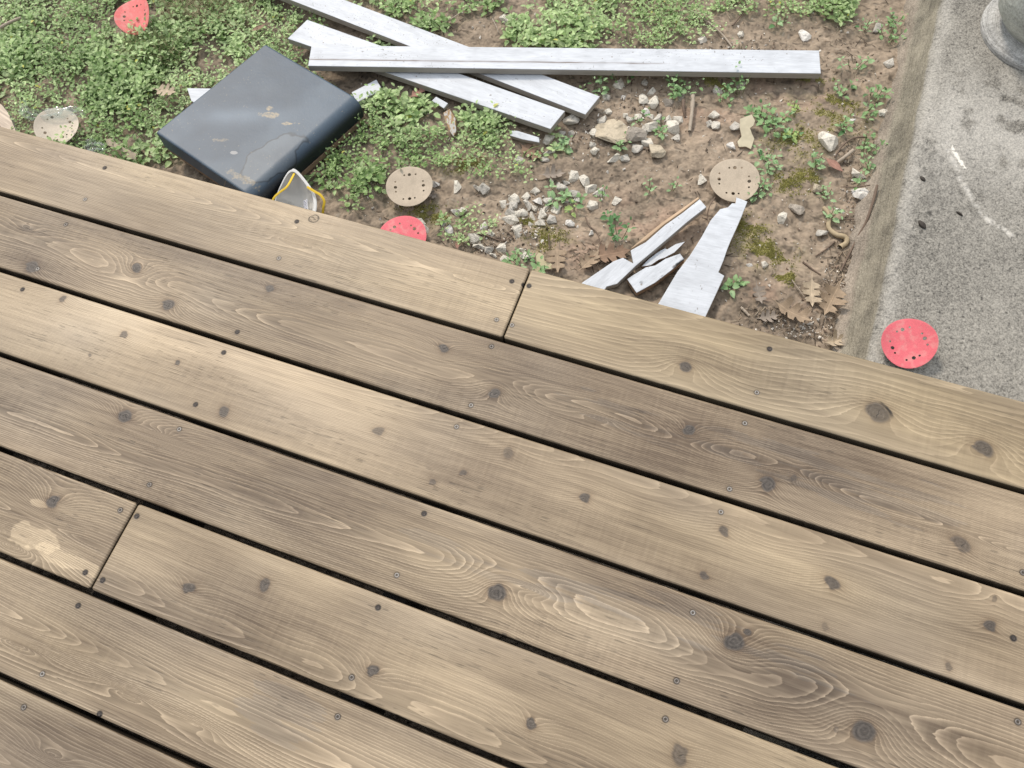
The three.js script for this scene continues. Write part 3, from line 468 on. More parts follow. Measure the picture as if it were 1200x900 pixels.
  plate('paper_scrap', 'curled brown paper scrap in weeds beside the deck, near the blue cushion', 'paper scrap', P3([[123, 163, -0.455], [130, 162, -0.455], [138, 169, -0.46], [147, 174, -0.465], [160, 180, -0.47], [159, 187, -0.474], [151, 186, -0.472], [142, 178, -0.468], [133, 173, -0.462], [126, 170, -0.46]]), 0.003, std({ map: tex(64, 64, (i, j) => { const k = 0.7 + 0.5 * fbm(i * 0.12, j * 0.12, 243, 3); return [0.45 * k, 0.38 * k, 0.28 * k]; }), roughness: 0.9 }), rawTan, { bevel: 0.0006, uw: 0.08, uh: 0.08, face: 'paper_face' });
  plate('paper_scrap', 'torn cream paper scrap beside a brown oak leaf at the deck joint', 'paper scrap', P3([[632, 296, -0.478], [637, 299, -0.478], [638, 305, -0.478], [650, 311, -0.482], [648, 315, -0.484], [640, 316, -0.486], [634, 322, -0.486], [626, 318, -0.486], [629, 308, -0.482], [628, 300, -0.479]]), 0.002, std({ color: lin(0.52, 0.47, 0.3), roughness: 0.9 }), rawTan, { bevel: 0.0005, face: 'paper_face' });
  for (const [x, y, r, c] of [[236, 112, 0.03, 0.1], [430, 106, 0.035, 0.1], [518, 119, 0.02, 0.2], [527, 143, 0.02, 0.2], [142, 175, 0.03, 0.3], [615, 160, 0.03, 0.2], [-10, 135, 0.04, 0.1]]) keepOut(ground(x, y), r, c);
}
// ------------------------------------------------------------------ slate blue cushion
{
  const A = V(-1.5013, -0.395, -0.9912), ax = V(0.1246, -0.02, -0.3882).normalize(), L = 0.408, Wd = 0.371, wd = V(0.3533, -0.0042, 0.1136).normalize(), up = wd.clone().cross(ax).normalize();
  if (up.y < 0) up.negate();
  const h = 0.058, rr = 0.034, sh = new THREE.Shape();
  sh.moveTo(0.004, 0); sh.lineTo(Wd - 0.004, 0); sh.quadraticCurveTo(Wd, 0, Wd, 0.006); sh.lineTo(Wd, h - rr); sh.absarc(Wd - rr, h - rr, rr, 0, Math.PI / 2, false); sh.lineTo(0.007, h); sh.absarc(0.007, h - 0.007, 0.007, Math.PI / 2, Math.PI, false); sh.lineTo(0, 0.004); sh.quadraticCurveTo(0, 0, 0.004, 0);
  const g = new THREE.ExtrudeGeometry(sh, { depth: L - 0.012, bevelThickness: 0.006, bevelSize: 0.005, bevelOffset: -0.005, bevelSegments: 3, curveSegments: 10 }); g.translate(0, 0, 0.006);
  const P = g.attributes.position, uv = g.attributes.uv;
  for (let k = 0; k < P.count; k++) uv.setXY(k, (P.getX(k) + (h - P.getY(k)) * 0.7) / 0.5, P.getZ(k) / 0.5);
  const b0 = V(0.22, 0, 0.08);
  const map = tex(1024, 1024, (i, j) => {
    const s = i / 1024 * 0.5, t = j / 1024 * 0.5;            // s across (0 = far upper side), t along from the near corner
    const f = fbm(s * 10, t * 10, 251, 4), f2 = fbm(s * 60, t * 60, 253, 3), f3 = ns(s * 700, t * 700, 255);
    let k = 0.92 + 0.3 * (f - 0.5) + 0.12 * (f2 - 0.5) + 0.08 * (f3 - 0.5);
    let R = 0.05 * k, G = 0.084 * k, B = 0.125 * k;
    // pale scuffed bloom and a faded patch with a dark rim near the rounded side
    const e = Math.hypot((s - 0.325) / 0.055, (t - 0.13) / 0.095) + 0.7 * (fbm(s * 22, t * 22, 257, 3) - 0.5);
    const inn = 1 - sstep(0.95, 1.02, e), rim = (1 - sstep(0.0, 0.09, Math.abs(e - 1.0))) * 0.55;
    R = lerp(R, 0.16 * k, inn * 0.4); G = lerp(G, 0.185 * k, inn * 0.4); B = lerp(B, 0.205 * k, inn * 0.4); R *= 1 - rim; G *= 1 - rim; B *= 1 - rim;
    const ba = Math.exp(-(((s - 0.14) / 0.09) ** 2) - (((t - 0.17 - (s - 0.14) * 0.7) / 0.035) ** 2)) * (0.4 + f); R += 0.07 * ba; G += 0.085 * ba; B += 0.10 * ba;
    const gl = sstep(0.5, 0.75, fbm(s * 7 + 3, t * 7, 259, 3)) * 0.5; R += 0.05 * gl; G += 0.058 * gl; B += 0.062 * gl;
    const chip = (cx, cy, a, b, r) => { const c = Math.cos(r), q = Math.sin(r), x = s - cx, y = t - cy; const m = Math.hypot((x * c + y * q) / a, (-x * q + y * c) / b) + 1.5 * (fbm(s * 80, t * 80, 261, 3) - 0.5); return 1 - sstep(0.7, 1.0, m); };
    let ch = Math.max(chip(0.205, 0.222, 0.03, 0.012, 0.6), chip(0.275, 0.235, 0.022, 0.006, 0.6), chip(0.19, 0.24, 0.01, 0.008, 0), chip(0.165, 0.085, 0.018, 0.006, 0.7) * 0.5, chip(0.31, 0.03, 0.06, 0.012, 0.1) * 0.6);
    const spk = sstep(0.9, 0.96, ns(s * 260, t * 260, 263)) * sstep(0.5, 0.7, fbm(s * 16, t * 16, 265, 2) + 0.25 * sstep(0.3, 0.4, s) + 0.15 * sstep(0.06, 0.0, t)); ch = Math.max(ch, spk * 0.7);
    ch *= 0.15 + 0.7 * ns(s * 240, t * 240, 273); R = lerp(R, 0.42, ch); G = lerp(G, 0.34, ch); B = lerp(B, 0.21, ch);
    const pale = chip(0.225, 0.075, 0.01, 0.006, 0.3) * 0.6; R = lerp(R, 0.4, pale); G = lerp(G, 0.4, pale); B = lerp(B, 0.4, pale);
    const side = sstep(Wd - 0.006, Wd + 0.022, s) * 0.82; R *= 1 - side; G *= 1 - side; B *= 1 - side;   // colour darkens strongly over the rounded front
    return [R, G, B];
  });
  map.wrapS = map.wrapT = THREE.ClampToEdgeWrapping;
  const bmp = tex(512, 512, (i, j) => 0.6 * fbm(i * 0.02, j * 0.02, 267, 3) + 0.25 * fbm(i * 0.2, j * 0.2, 269, 2) + 0.15 * ns(i * 0.8, j * 0.8, 271), false);
  const o = A.clone().addScaledVector(up, -h - 0.014);
  const t = thing('cushion', 'slate blue vinyl cushion with scuffed tan spots lying in the weeds', 'cushion', o);
  t.quaternion.setFromRotationMatrix(new THREE.Matrix4().makeBasis(wd, up, wd.clone().cross(up)));
  const flip = wd.clone().cross(up).dot(ax) < 0; if (flip) { g.scale(1, 1, -1); const ix = g.index; if (!ix) { const q = g.attributes; for (const nme of ['position', 'uv', 'normal']) { const a = q[nme], sz = a.itemSize; for (let k = 0; k < a.count; k += 3) for (let c = 0; c < sz; c++) { const x = a.array[(k + 1) * sz + c]; a.array[(k + 1) * sz + c] = a.array[(k + 2) * sz + c]; a.array[(k + 2) * sz + c] = x; } } } g.computeVertexNormals(); }
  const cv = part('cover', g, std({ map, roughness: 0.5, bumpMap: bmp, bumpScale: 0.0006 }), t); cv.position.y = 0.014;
    KEEP.box = (x, z) => { const dx = x - A.x, dz = z - A.z, s = dx * wd.x + dz * wd.z, t = dx * ax.x + dz * ax.z; return s > -0.004 && s < Wd + 0.004 && t > -0.004 && t < L + 0.004; };
  const bb = part('base_board', new THREE.BoxGeometry(Wd - 0.006, 0.0135, L - 0.006), rawBrown, t); bb.position.set(Wd / 2 + 0.004, 0.0067, (flip ? -1 : 1) * L / 2);
}
// ------------------------------------------------------------------ sanding discs
const discMat = {
  red: std({ map: tex(128, 128, (i, j) => { const k = 0.86 + 0.25 * ns(i * 0.9, j * 0.9, 281) + 0.2 * (fbm(i * 0.05, j * 0.05, 283, 3) - 0.5); const w = 0.35 * sstep(0.45, 0.8, fbm(i * 0.09, j * 0.09, 281 + 40, 4)); return [lerp(0.74 * k, 0.7, w), lerp(0.155 * k, 0.42, w), lerp(0.185 * k, 0.37, w)]; }), roughness: 0.75 }),
  faded: std({ map: tex(128, 128, (i, j) => { const k = 0.86 + 0.25 * ns(i * 0.9, j * 0.9, 285) + 0.2 * (fbm(i * 0.05, j * 0.05, 287, 3) - 0.5); const w = 0.35 * sstep(0.45, 0.8, fbm(i * 0.09, j * 0.09, 285 + 40, 4)); return [lerp(0.78 * k, 0.7, w), lerp(0.21 * k, 0.45, w), lerp(0.20 * k, 0.4, w)]; }), roughness: 0.75 }),
  tan: std({ map: tex(128, 128, (i, j) => { const k = 0.86 + 0.22 * ns(i * 0.8, j * 0.8, 289) + 0.4 * (fbm(i * 0.04, j * 0.04, 291, 3) - 0.5); return [0.47 * k, 0.40 * k, 0.31 * k]; }), roughness: 0.85 }),
  pale: std({ map: tex(128, 128, (i, j) => { const k = 0.9 + 0.2 * ns(i * 0.8, j * 0.8, 293) + 0.3 * (fbm(i * 0.04, j * 0.04, 295, 3) - 0.5); return [0.62 * k, 0.55 * k, 0.45 * k]; }), roughness: 0.85 }),
  back: std({ color: lin(0.48, 0.42, 0.34), roughness: 0.9 }),
};
const ev = new Evaluator(); ev.useGroups = false;
// bend: [angle of the bending line, strength] pairs; up: unit vector the disc faces
function disc(label, px, py, up, radius, tint, turn, bends, facing = V(0, 1, 0), roll = 0) {
  const T = 0.0007, NR = 14, NA = 56;
  const bendY = (x, z) => { let y = 0; for (const [a, k, off = 0] of bends) { const d = Math.max(0, x * Math.cos(a) + z * Math.sin(a) - off); y += off || k < 0 ? Math.abs(k) * d * d : k * (x * Math.cos(a) + z * Math.sin(a)) ** 2; } return y; };
  const shell = (y0, y1) => {
    const P = [], U = [], I = []; const ring = y => { const b = P.length / 3; P.push(0, y + bendY(0, 0), 0); U.push(0.5, 0.5); for (let r = 1; r <= NR; r++) for (let a = 0; a < NA; a++) { const x = radius * r / NR * Math.cos(a / NA * 6.28318), z = radius * r / NR * Math.sin(a / NA * 6.28318); P.push(x, y + bendY(x, z), z); U.push(0.5 + x / radius / 2, 0.5 + z / radius / 2); } return b; };
    const t = ring(y1), b = ring(y0), id = (s, r, a) => r === 0 ? s : s + 1 + (r - 1) * NA + (a + NA) % NA;
    for (let a = 0; a < NA; a++) {
      I.push(t, id(t, 1, a + 1), id(t, 1, a)); I.push(b, id(b, 1, a), id(b, 1, a + 1));
      for (let r = 1; r < NR; r++) { I.push(id(t, r, a), id(t, r, a + 1), id(t, r + 1, a)); I.push(id(t, r, a + 1), id(t, r + 1, a + 1), id(t, r + 1, a)); I.push(id(b, r, a), id(b, r + 1, a), id(b, r, a + 1)); I.push(id(b, r, a + 1), id(b, r + 1, a), id(b, r + 1, a + 1)); }
      I.push(id(t, NR, a), id(t, NR, a + 1), id(b, NR, a)); I.push(id(t, NR, a + 1), id(b, NR, a + 1), id(b, NR, a));
    }
    const g = new THREE.BufferGeometry(); g.setAttribute('position', new THREE.Float32BufferAttribute(P, 3)); g.setAttribute('uv', new THREE.Float32BufferAttribute(U, 2)); g.setIndex(I); g.computeVertexNormals(); return g;
  };
  const holes = []; const hole = (a, q, r) => { const c = new THREE.CylinderGeometry(r, r, 0.2, 14); c.translate(Math.cos(a) * q * radius, 0, Math.sin(a) * q * radius); holes.push(c); };
  for (let k = 0; k < 4; k++) { const a = k * Math.PI / 2; hole(a, 0.60, radius * 0.072); hole(a + 0.42, 0.66, radius * 0.042); hole(a - 0.36, 0.62, radius * 0.042); }
  const cut = new Brush(mergeGeometries(holes)); cut.updateMatrixWorld();
  const p = ground(px, py, up);
  const t = thing('sanding_disc', label, 'sanding disc', p, null);
  const q = new THREE.Quaternion().setFromUnitVectors(V(0, 1, 0), facing.clone().normalize()).multiply(new THREE.Quaternion().setFromAxisAngle(V(0, 1, 0), turn)); t.quaternion.copy(q);
  [['abrasive_face', 0, T, discMat[tint]], ['backing', -T, -0.00002, tint === 'tan' || tint === 'pale' ? discMat[tint] : discMat.back]].forEach(([n, a, b, m]) => {
    const br = new Brush(shell(a, b)); br.updateMatrixWorld();
    const r = ev.evaluate(br, cut, SUBTRACTION); part(n, r.geometry, m, t);
  });
  return t;
}
{
  const toCam = (px, py, k, Y = -0.45) => V(0, 1, 0).multiplyScalar(1 - k).add(camera.position.clone().sub(at(px, py, Y)).normalize().multiplyScalar(k));
  disc('tan sanding disc lying by a white pebble between weeds and bare soil', 480, 219, 0.03, 0.061, 'tan', 0.4, [[0.3, 1.5], [1.9, -1.2]], toCam(480, 219, 0.15));
  disc('tan sanding disc on bare soil touching the tip of a broken white board', 860, 212, 0.022, 0.062, 'tan', 0.2, [[2.6, 2.2], [0.6, 0.8]], V(0.03, 1, 0.12));
  disc('tan sanding disc in green weeds at deck edge beside clear plastic film', 68, 150, 0.04, 0.06, 'pale', 0.9, [[0.9, 3.5], [2.4, 1.0]], V(0.2, 1, 0.1));
  disc('folded red sanding disc lying in the green weeds at the top', 160, 20, 0.055, 0.058, 'faded', 0.3, [[2.9, 7.0]], V(0.0, 1, 0.35));
  disc('red sanding disc half hidden behind the deck edge on soil', 472, 278, 0.02, 0.061, 'red', 1.0, [[0.2, 2.5]], V(0.1, 1, 0.05));
  const p = at(1064, 403, SLAB + 0.02);
  const d = disc('red sanding disc lying curled on the grey concrete', 1063, 405, 0.02, 0.0525, 'red', 0.55, [[0.2, 6.5], [1.77, 1.2]], V(-0.15, 1, 0.28)); d.position.copy(p);
  for (const [x, y, r] of [[480, 219, 0.058], [68, 151, 0.075], [160, 20, 0.078], [472, 276, 0.05], [860, 212, 0.062]]) keepOut(ground(x, y), r, 0.03);
}
// ------------------------------------------------------------------ dust mask
{
  const c = at(345, 240, -0.452);
  const t = thing('dust_mask', 'white cup dust mask with yellow straps beside the blue cushion at deck edge', 'dust mask', c);
  const view = camera.position.clone().sub(c).normalize(), n = V(-0.25, 1, 0.25).normalize().lerp(view, 0.45).normalize();
  // local axes: y out of the opening, z towards the deck, x along the picture's right
  const apex = at(344, 203, -0.43).sub(c); apex.addScaledVector(n, -apex.dot(n)).normalize(); const Zl = apex.clone().negate(), Xl = n.clone().cross(Zl);
  t.quaternion.setFromRotationMatrix(new THREE.Matrix4().makeBasis(Xl, n, Zl));
  const rim = a => { const x = Math.cos(a), z = Math.sin(a); const r = z < 0 ? 1 + 0.33 * Math.pow(-z, 3.2) : 1; return [0.052 * x * (z < 0 ? 1 - 0.22 * z * z : 1), 0.066 * z * r]; };
  const NA = 64, NR = 14, P = [], I = [], U = [];
  for (let k = 0; k <= NR; k++) for (let a = 0; a < NA; a++) {
    const [x, z] = rim(a / NA * 6.28318), s = 1 - k / NR, dep = -0.045 * (1 - Math.pow(s, 2.4)), wr = 0.0022 * Math.sin(x * s * 260 + 2 * Math.sin(z * 60)) * (k > 1 ? 1 : 0) * (1 - s * 0.5) * sstep(0.0, 0.6, Math.sin(a / NA * 6.28318) + 0.6);
    P.push(x * s, dep + wr, z * s); U.push(0.5 + x * s * 7, 0.5 + z * s * 7);
  }
  for (let k = 0; k < NR; k++) for (let a = 0; a < NA; a++) { const p = k * NA + a, q = k * NA + (a + 1) % NA; I.push(p, q, p + NA, q, q + NA, p + NA); }
  const g = new THREE.BufferGeometry(); g.setAttribute('position', new THREE.Float32BufferAttribute(P, 3)); g.setAttribute('uv', new THREE.Float32BufferAttribute(U, 2)); g.setIndex(I); g.computeVertexNormals();
  const inner = std({ map: tex(128, 128, (i, j) => { const k = 0.8 + 0.3 * (fbm(i * 0.05, j * 0.05, 301, 3) - 0.5) - 0.15 * sstep(0.5, 0.7, fbm(i * 0.03, j * 0.06, 303, 2)); return [0.82 * k, 0.81 * k, 0.77 * k]; }), roughness: 0.95, side: THREE.DoubleSide });
  part('cup', g, inner, t);
  const outerG = g.clone(); { const q = outerG.attributes.position; for (let k = 0; k < q.count; k++) q.setXYZ(k, q.getX(k) * 1.03, q.getY(k) - 0.0016, q.getZ(k) * 1.03); } outerG.computeVertexNormals(); part('outer_shell', outerG, std({ color: lin(0.8, 0.8, 0.78), roughness: 0.95, side: THREE.DoubleSide }), t);
  const fl = [], FI = []; for (let a = 0; a < NA; a++) { const A = a / NA * 6.28318, [x, z] = rim(A), w = 1 + (Math.cos(A) > 0 ? 0.15 : 0.05), y = 0.001 * Math.sin(A * 3); fl.push(x * 0.985, y, z * 0.985, x * (w - 0.03), y + 0.0018, z * (1.02 + (w - 1) * 0.4), x * w, y - 0.001, z * (1.03 + (w - 1) * 0.4)); }
  for (let a = 0; a < NA; a++) { const b = (a + 1) % NA; for (let k = 0; k < 2; k++) FI.push(a * 3 + k, b * 3 + k, a * 3 + k + 1, b * 3 + k, b * 3 + k + 1, a * 3 + k + 1); }
  const fg = new THREE.BufferGeometry(); fg.setAttribute('position', new THREE.Float32BufferAttribute(fl, 3)); fg.setIndex(FI); fg.computeVertexNormals(); part('flange', fg, std({ color: lin(0.8, 0.8, 0.78), roughness: 0.9, side: THREE.DoubleSide }), t);
  t.updateMatrixWorld(); const toL = p => t.worldToLocal(p.clone());
  const ribbon = (pts, w, m) => { const cv = new THREE.CatmullRomCurve3(pts.map(toL)), N = 28, q = [], ix = []; for (let k = 0; k <= N; k++) { const p = cv.getPoint(k / N), d = cv.getTangent(k / N), s = d.clone().cross(V(0, 1, 0.15)).normalize().multiplyScalar(w / 2), up = d.clone().cross(s).normalize().multiplyScalar(0.0007); for (const [e, f] of [[1, 1], [-1, 1], [-1, -1], [1, -1]]) { const v = p.clone().addScaledVector(s, e).addScaledVector(up, f); q.push(v.x, v.y, v.z); } } for (let k = 0; k < N; k++) for (let e = 0; e < 4; e++) { const a = k * 4 + e, b = k * 4 + (e + 1) % 4; ix.push(a, b, a + 4, b, b + 4, a + 4); } const g = new THREE.BufferGeometry(); g.setAttribute('position', new THREE.Float32BufferAttribute(q, 3)); g.setIndex(ix); g.computeVertexNormals(); return part('strap', g, m, t); };
  const ym = std({ color: lin(0.72, 0.50, 0.03), roughness: 0.7, side: THREE.DoubleSide });
  ribbon([at(346, 201, -0.425), at(342, 209, -0.420), at(336, 219, -0.418), at(327, 226, -0.418), at(321, 232, -0.42), at(315, 248, -0.44)], 0.0052, ym);
  ribbon([at(360, 219, -0.43), at(368, 224, -0.428), at(376, 229, -0.428), at(380, 236, -0.435), at(379, 243, -0.445), at(378, 255, -0.47)], 0.0062, ym);
  const st = new THREE.SphereGeometry(0.0035, 10, 8); st.scale(1.4, 0.5, 1); const stp = part('strap_staple', st, std({ color: lin(0.5, 0.5, 0.5), metalness: 0.6, roughness: 0.4 }), t); stp.position.copy(toL(at(345.5, 202, -0.424)));
  const lb = part('printed_label', new THREE.PlaneGeometry(0.022, 0.030, 4, 4), std({ map: tex(64, 96, (i, j) => { const row = Math.floor(j / 13), on = (j % 13) > 3 && (j % 13) < 9 && i > 6 && i < 56 && ns(Math.floor(i / 4), row, 311) > 0.42; return on ? [0.05, 0.06, 0.16] : [0.72, 0.74, 0.78]; }), roughness: 0.9, side: THREE.DoubleSide }), t);
  { const p = toL(at(356, 239, -0.455)); lb.position.set(p.x, 0, p.z); lb.position.y = -0.018; lb.rotation.set(-Math.PI / 2, 0, 0); lb.rotateY(-0.75); }
  keepOut(ground(350, 240), 0.08, 0.05);
}
// ------------------------------------------------------------------ clear plastic film
{
  const film = new THREE.MeshPhysicalMaterial({ color: lin(0.93, 0.97, 0.97), transmission: 0.9, thickness: 0, roughness: 0.16, ior: 1.45, side: THREE.DoubleSide });
  const sheet = (label, L, w, seed, amp) => {
    const pts = L.map(([x, y, Y]) => at(x, y, Y)), cv = new THREE.CatmullRomCurve3(pts), c = pts[0].clone(), NU = 60, NV = 14, P = [], I = [];
    for (let i = 0; i <= NU; i++) { const p = cv.getPoint(i / NU), d = cv.getTangent(i / NU), s = d.clone().cross(V(0, 1, 0)).normalize(), ww = w * (0.55 + 0.45 * Math.sin(Math.PI * (0.15 + 0.8 * i / NU))); for (let j = 0; j <= NV; j++) { const t = (j / NV - 0.5) * ww; const y = amp * (fbm(i * 0.16, j * 0.55, seed, 3) - 0.5) * 2 + 0.006 * Math.sin(j * 0.9 + i * 0.12); P.push(p.x + s.x * t - c.x, p.y + y - c.y, p.z + s.z * t - c.z); } }
    for (let i = 0; i < NU; i++) for (let j = 0; j < NV; j++) { const a = i * (NV + 1) + j; I.push(a, a + 1, a + NV + 1, a + 1, a + NV + 2, a + NV + 1); }
    const g = new THREE.BufferGeometry(); g.setAttribute('position', new THREE.Float32BufferAttribute(P, 3)); g.setIndex(I); g.computeVertexNormals();
    solo('plastic_film', g, film, c, label, 'plastic film');
  };
  sheet('crumpled strip of clear plastic film in weeds behind a tan sanding disc', [[27, 122, -0.43], [30, 132, -0.435], [42, 136, -0.44], [56, 135, -0.435], [70, 131, -0.43], [84, 128, -0.43], [97, 134, -0.44]], 0.032, 321, 0.016);
  sheet('small crumpled bit of clear plastic film against the deck edge', [[100, 172, -0.45], [110, 172, -0.445], [122, 176, -0.45]], 0.045, 323, 0.012);
}
// ------------------------------------------------------------------ stones
const stoneTex = tex(256, 256, (i, j) => { const k = 0.82 + 0.4 * (fbm(i * 0.05, j * 0.05, 331, 4) - 0.5) + 0.2 * (ns(i * 0.6, j * 0.6, 333) - 0.5) - 0.25 * sstep(0.62, 0.8, fbm(i * 0.03, j * 0.03, 335, 3)); return [k, k * 0.98, k * 0.94]; });
const stoneBump = tex(256, 256, (i, j) => 0.6 * fbm(i * 0.06, j * 0.06, 337, 4) + 0.4 * ns(i * 0.4, j * 0.4, 339), false);
const stoneMat = [[0.86, 0.83, 0.75], [0.70, 0.68, 0.63], [0.62, 0.55, 0.43], [0.92, 0.91, 0.88], [0.46, 0.42, 0.37]].map(c => std({ color: lin(...c), map: stoneTex, bumpMap: stoneBump, bumpScale: 0.002, roughness: 0.92 }));
function rockGeo(seed, n, flat) {
  const r = mulberry(seed), pts = [];
  for (let k = 0; k < n; k++) { const z = r() * 2 - 1, a = r() * 6.283, q = Math.sqrt(1 - z * z), s = 0.8 + 0.25 * r(); pts.push(V(q * Math.cos(a) * s, z * flat * s, q * Math.sin(a) * s * 0.82)); }
  let g = new ConvexGeometry(pts);
  // chip the edges: split every triangle once and pull the new corners slightly in
  const P = g.attributes.position, out = []; const a = V(), b = V(), c = V();
  const mid = (p, q) => { const m = p.clone().add(q).multiplyScalar(0.5); const k = Math.round((m.x + 9) * 5000) ^ Math.round((m.y + 9) * 3000) ^ Math.round((m.z + 9) * 7000); return m.multiplyScalar(1 + 0.09 * (h2(k, 3, seed) - 0.35)); };
  for (let k = 0; k < P.count; k += 3) { a.fromBufferAttribute(P, k); b.fromBufferAttribute(P, k + 1); c.fromBufferAttribute(P, k + 2); const d = mid(a, b), e = mid(b, c), f = mid(c, a); for (const v of [a, d, f, d, b, e, f, e, c, d, e, f]) out.push(v.x, v.y, v.z); }
  g = new THREE.BufferGeometry(); g.setAttribute('position', new THREE.Float32BufferAttribute(out, 3)); g.setAttribute('uv', new THREE.Float32BufferAttribute(out.flatMap((_, i) => i % 3 ? [] : [out[i] * 0.4 + out[i + 1] * 0.3 + 0.5, out[i + 2] * 0.4 + out[i + 1] * 0.3 + 0.5]), 2)); g.computeVertexNormals(); return g;
}
const rocks = [0, 1, 2, 3, 4, 5, 6, 7].map(i => rockGeo(400 + i, 12 + i % 6, 0.72));
const bigRocks = [0, 1, 2].map(i => rockGeo(450 + i, 24, 0.62)); let nBig = 0;
const rngS = mulberry(31);
function stone(px, py, size, m, label, cat = 'stone', group = null, o = {}) {
  const p = ground(px, py), s = size * 0.00235 * (o.k || 1) * 1.08;                 // size: half the width in photograph pixels
  const k = solo('stone', cat === 'rock' ? bigRocks[nBig++ % 3] : rocks[Math.floor(rngS() * 8)], stoneMat[m], p, label, cat, group);
  k.scale.set(s * (0.9 + 0.25 * rngS()), s * (0.7 + 0.3 * rngS()) * (o.flat || 1), s * (0.95 + 0.25 * rngS())); k.rotation.set((rngS() - 0.5) * 0.5, rngS() * 6.28, (rngS() - 0.5) * 0.5); k.position.y += s * (cat === 'rock' ? 0.34 : 0.26 - 0.16 * rngS()) * (o.flat || 1);
  keepOut(p, s * 0.9, 0.15); return k;
}
stone(721, 157, 23, 2, 'largest rock on the soil, tan and flat-topped, beside the board ends', 'rock', null, { flat: 0.5 });
stone(745, 161, 12, 4, 'dark brown pitted rock just beside the largest tan rock', 'rock');
stone(768, 179, 13, 2, 'rounded split yellowish rock below the gravel heap, bordering bare soil', 'rock', null, { flat: 0.8 });
stone(760, 168, 9, 0, 'pale angular stone resting against the yellowish split rock', 'stone');
stone(942, 43, 11, 3, 'isolated white flat stone on soil above the end of the long board', 'stone', null, { flat: 0.6 });
stone(969, 168, 12, 0, 'pale angular stone on soil beside moss, midway to the concrete', 'stone');
stone(1006, 205, 9, 0, 'upper of two pale stones touching the concrete foot', 'stone');
stone(1009, 229, 10, 3, 'lower and whiter of two pale stones touching the concrete foot', 'stone');
stone(857, 172, 7, 3, 'white pointed stone by the yellowish cardboard scrap', 'stone');
stone(863, 150, 8, 1, 'grey stone leaning on the yellowish cardboard scrap', 'stone');
stone(840, 107, 7, 0, 'pinkish pale stone in the weed below the long white board', 'stone');
stone(867, 100, 7, 0, 'cream stone under weed leaves against the long white board', 'stone');
stone(510, 214, 7, 3, 'white pebble right beside the tan sanding disc among weeds', 'pebble');
stone(532, 220, 10, 0, 'long pale stone on soil behind the white pebble and tan disc', 'stone', null, { flat: 0.6 });
stone(592, 24, 8, 0, 'pale stone on dark soil above the long white board', 'stone');
stone(868, 41, 5, 0, 'small white pebble just above the long white board', 'pebble');
stone(823, 48, 6, 0, 'blocky cream stone touching the upper edge of the long white board', 'stone');
stone(670, 143, 10, 1, 'grey stone tucked under the squared ends of the two diagonal boards', 'stone');
stone(1042, 76, 8, 1, 'grey stone at the concrete foot above the broad-leaf weed', 'stone');
stone(1035, 133, 6, 0, 'cream pebble beside the broad-leaf weed at the concrete', 'pebble');
stone(999, 142, 5, 3, 'tiny white pebble below the broad-leaf weed', 'pebble');
stone(1028, 34, 8, 1, 'round grey stone in weeds at the top of the concrete foot', 'stone');
stone(933, 246, 10, 4, 'flat brown stone on bare soil beyond the tan disc and moss', 'stone', null, { flat: 0.5 });
stone(956, 222, 7, 2, 'tan pebble beside a small weed near the curled root', 'pebble');
stone(916, 256, 7, 0, 'pinkish pebble on bare soil next to the flat brown stone', 'pebble');
stone(962, 275, 7, 1, 'grey pebble beside the curled tan root', 'pebble');
stone(983, 249, 6, 3, 'white bony pebble above the curled tan root', 'pebble');
stone(822, 211, 7, 0, 'flat pale pebble on bare soil beside the tan disc', 'pebble', null, { flat: 0.5 });
stone(878, 311, 4.5, 3, 'tiny white pebble on moss by the wide broken board', 'pebble');
stone(895, 311, 4.5, 0, 'tiny elongated cream pebble on moss, second from the wide broken board', 'pebble');
stone(667, 262, 6, 3, 'lone white pebble on bare soil beyond the gravel heap', 'pebble');
stone(691, 273, 5, 3, 'small white pebble by the twig and dark green weed', 'pebble');
stone(722, 236, 7, 0, 'flat pale stone half sunk in bare soil above the dark green weed', 'stone', null, { flat: 0.4 });
stone(537, 247, 9, 3, 'white rough stone in the weed patch below the tan disc', 'stone');
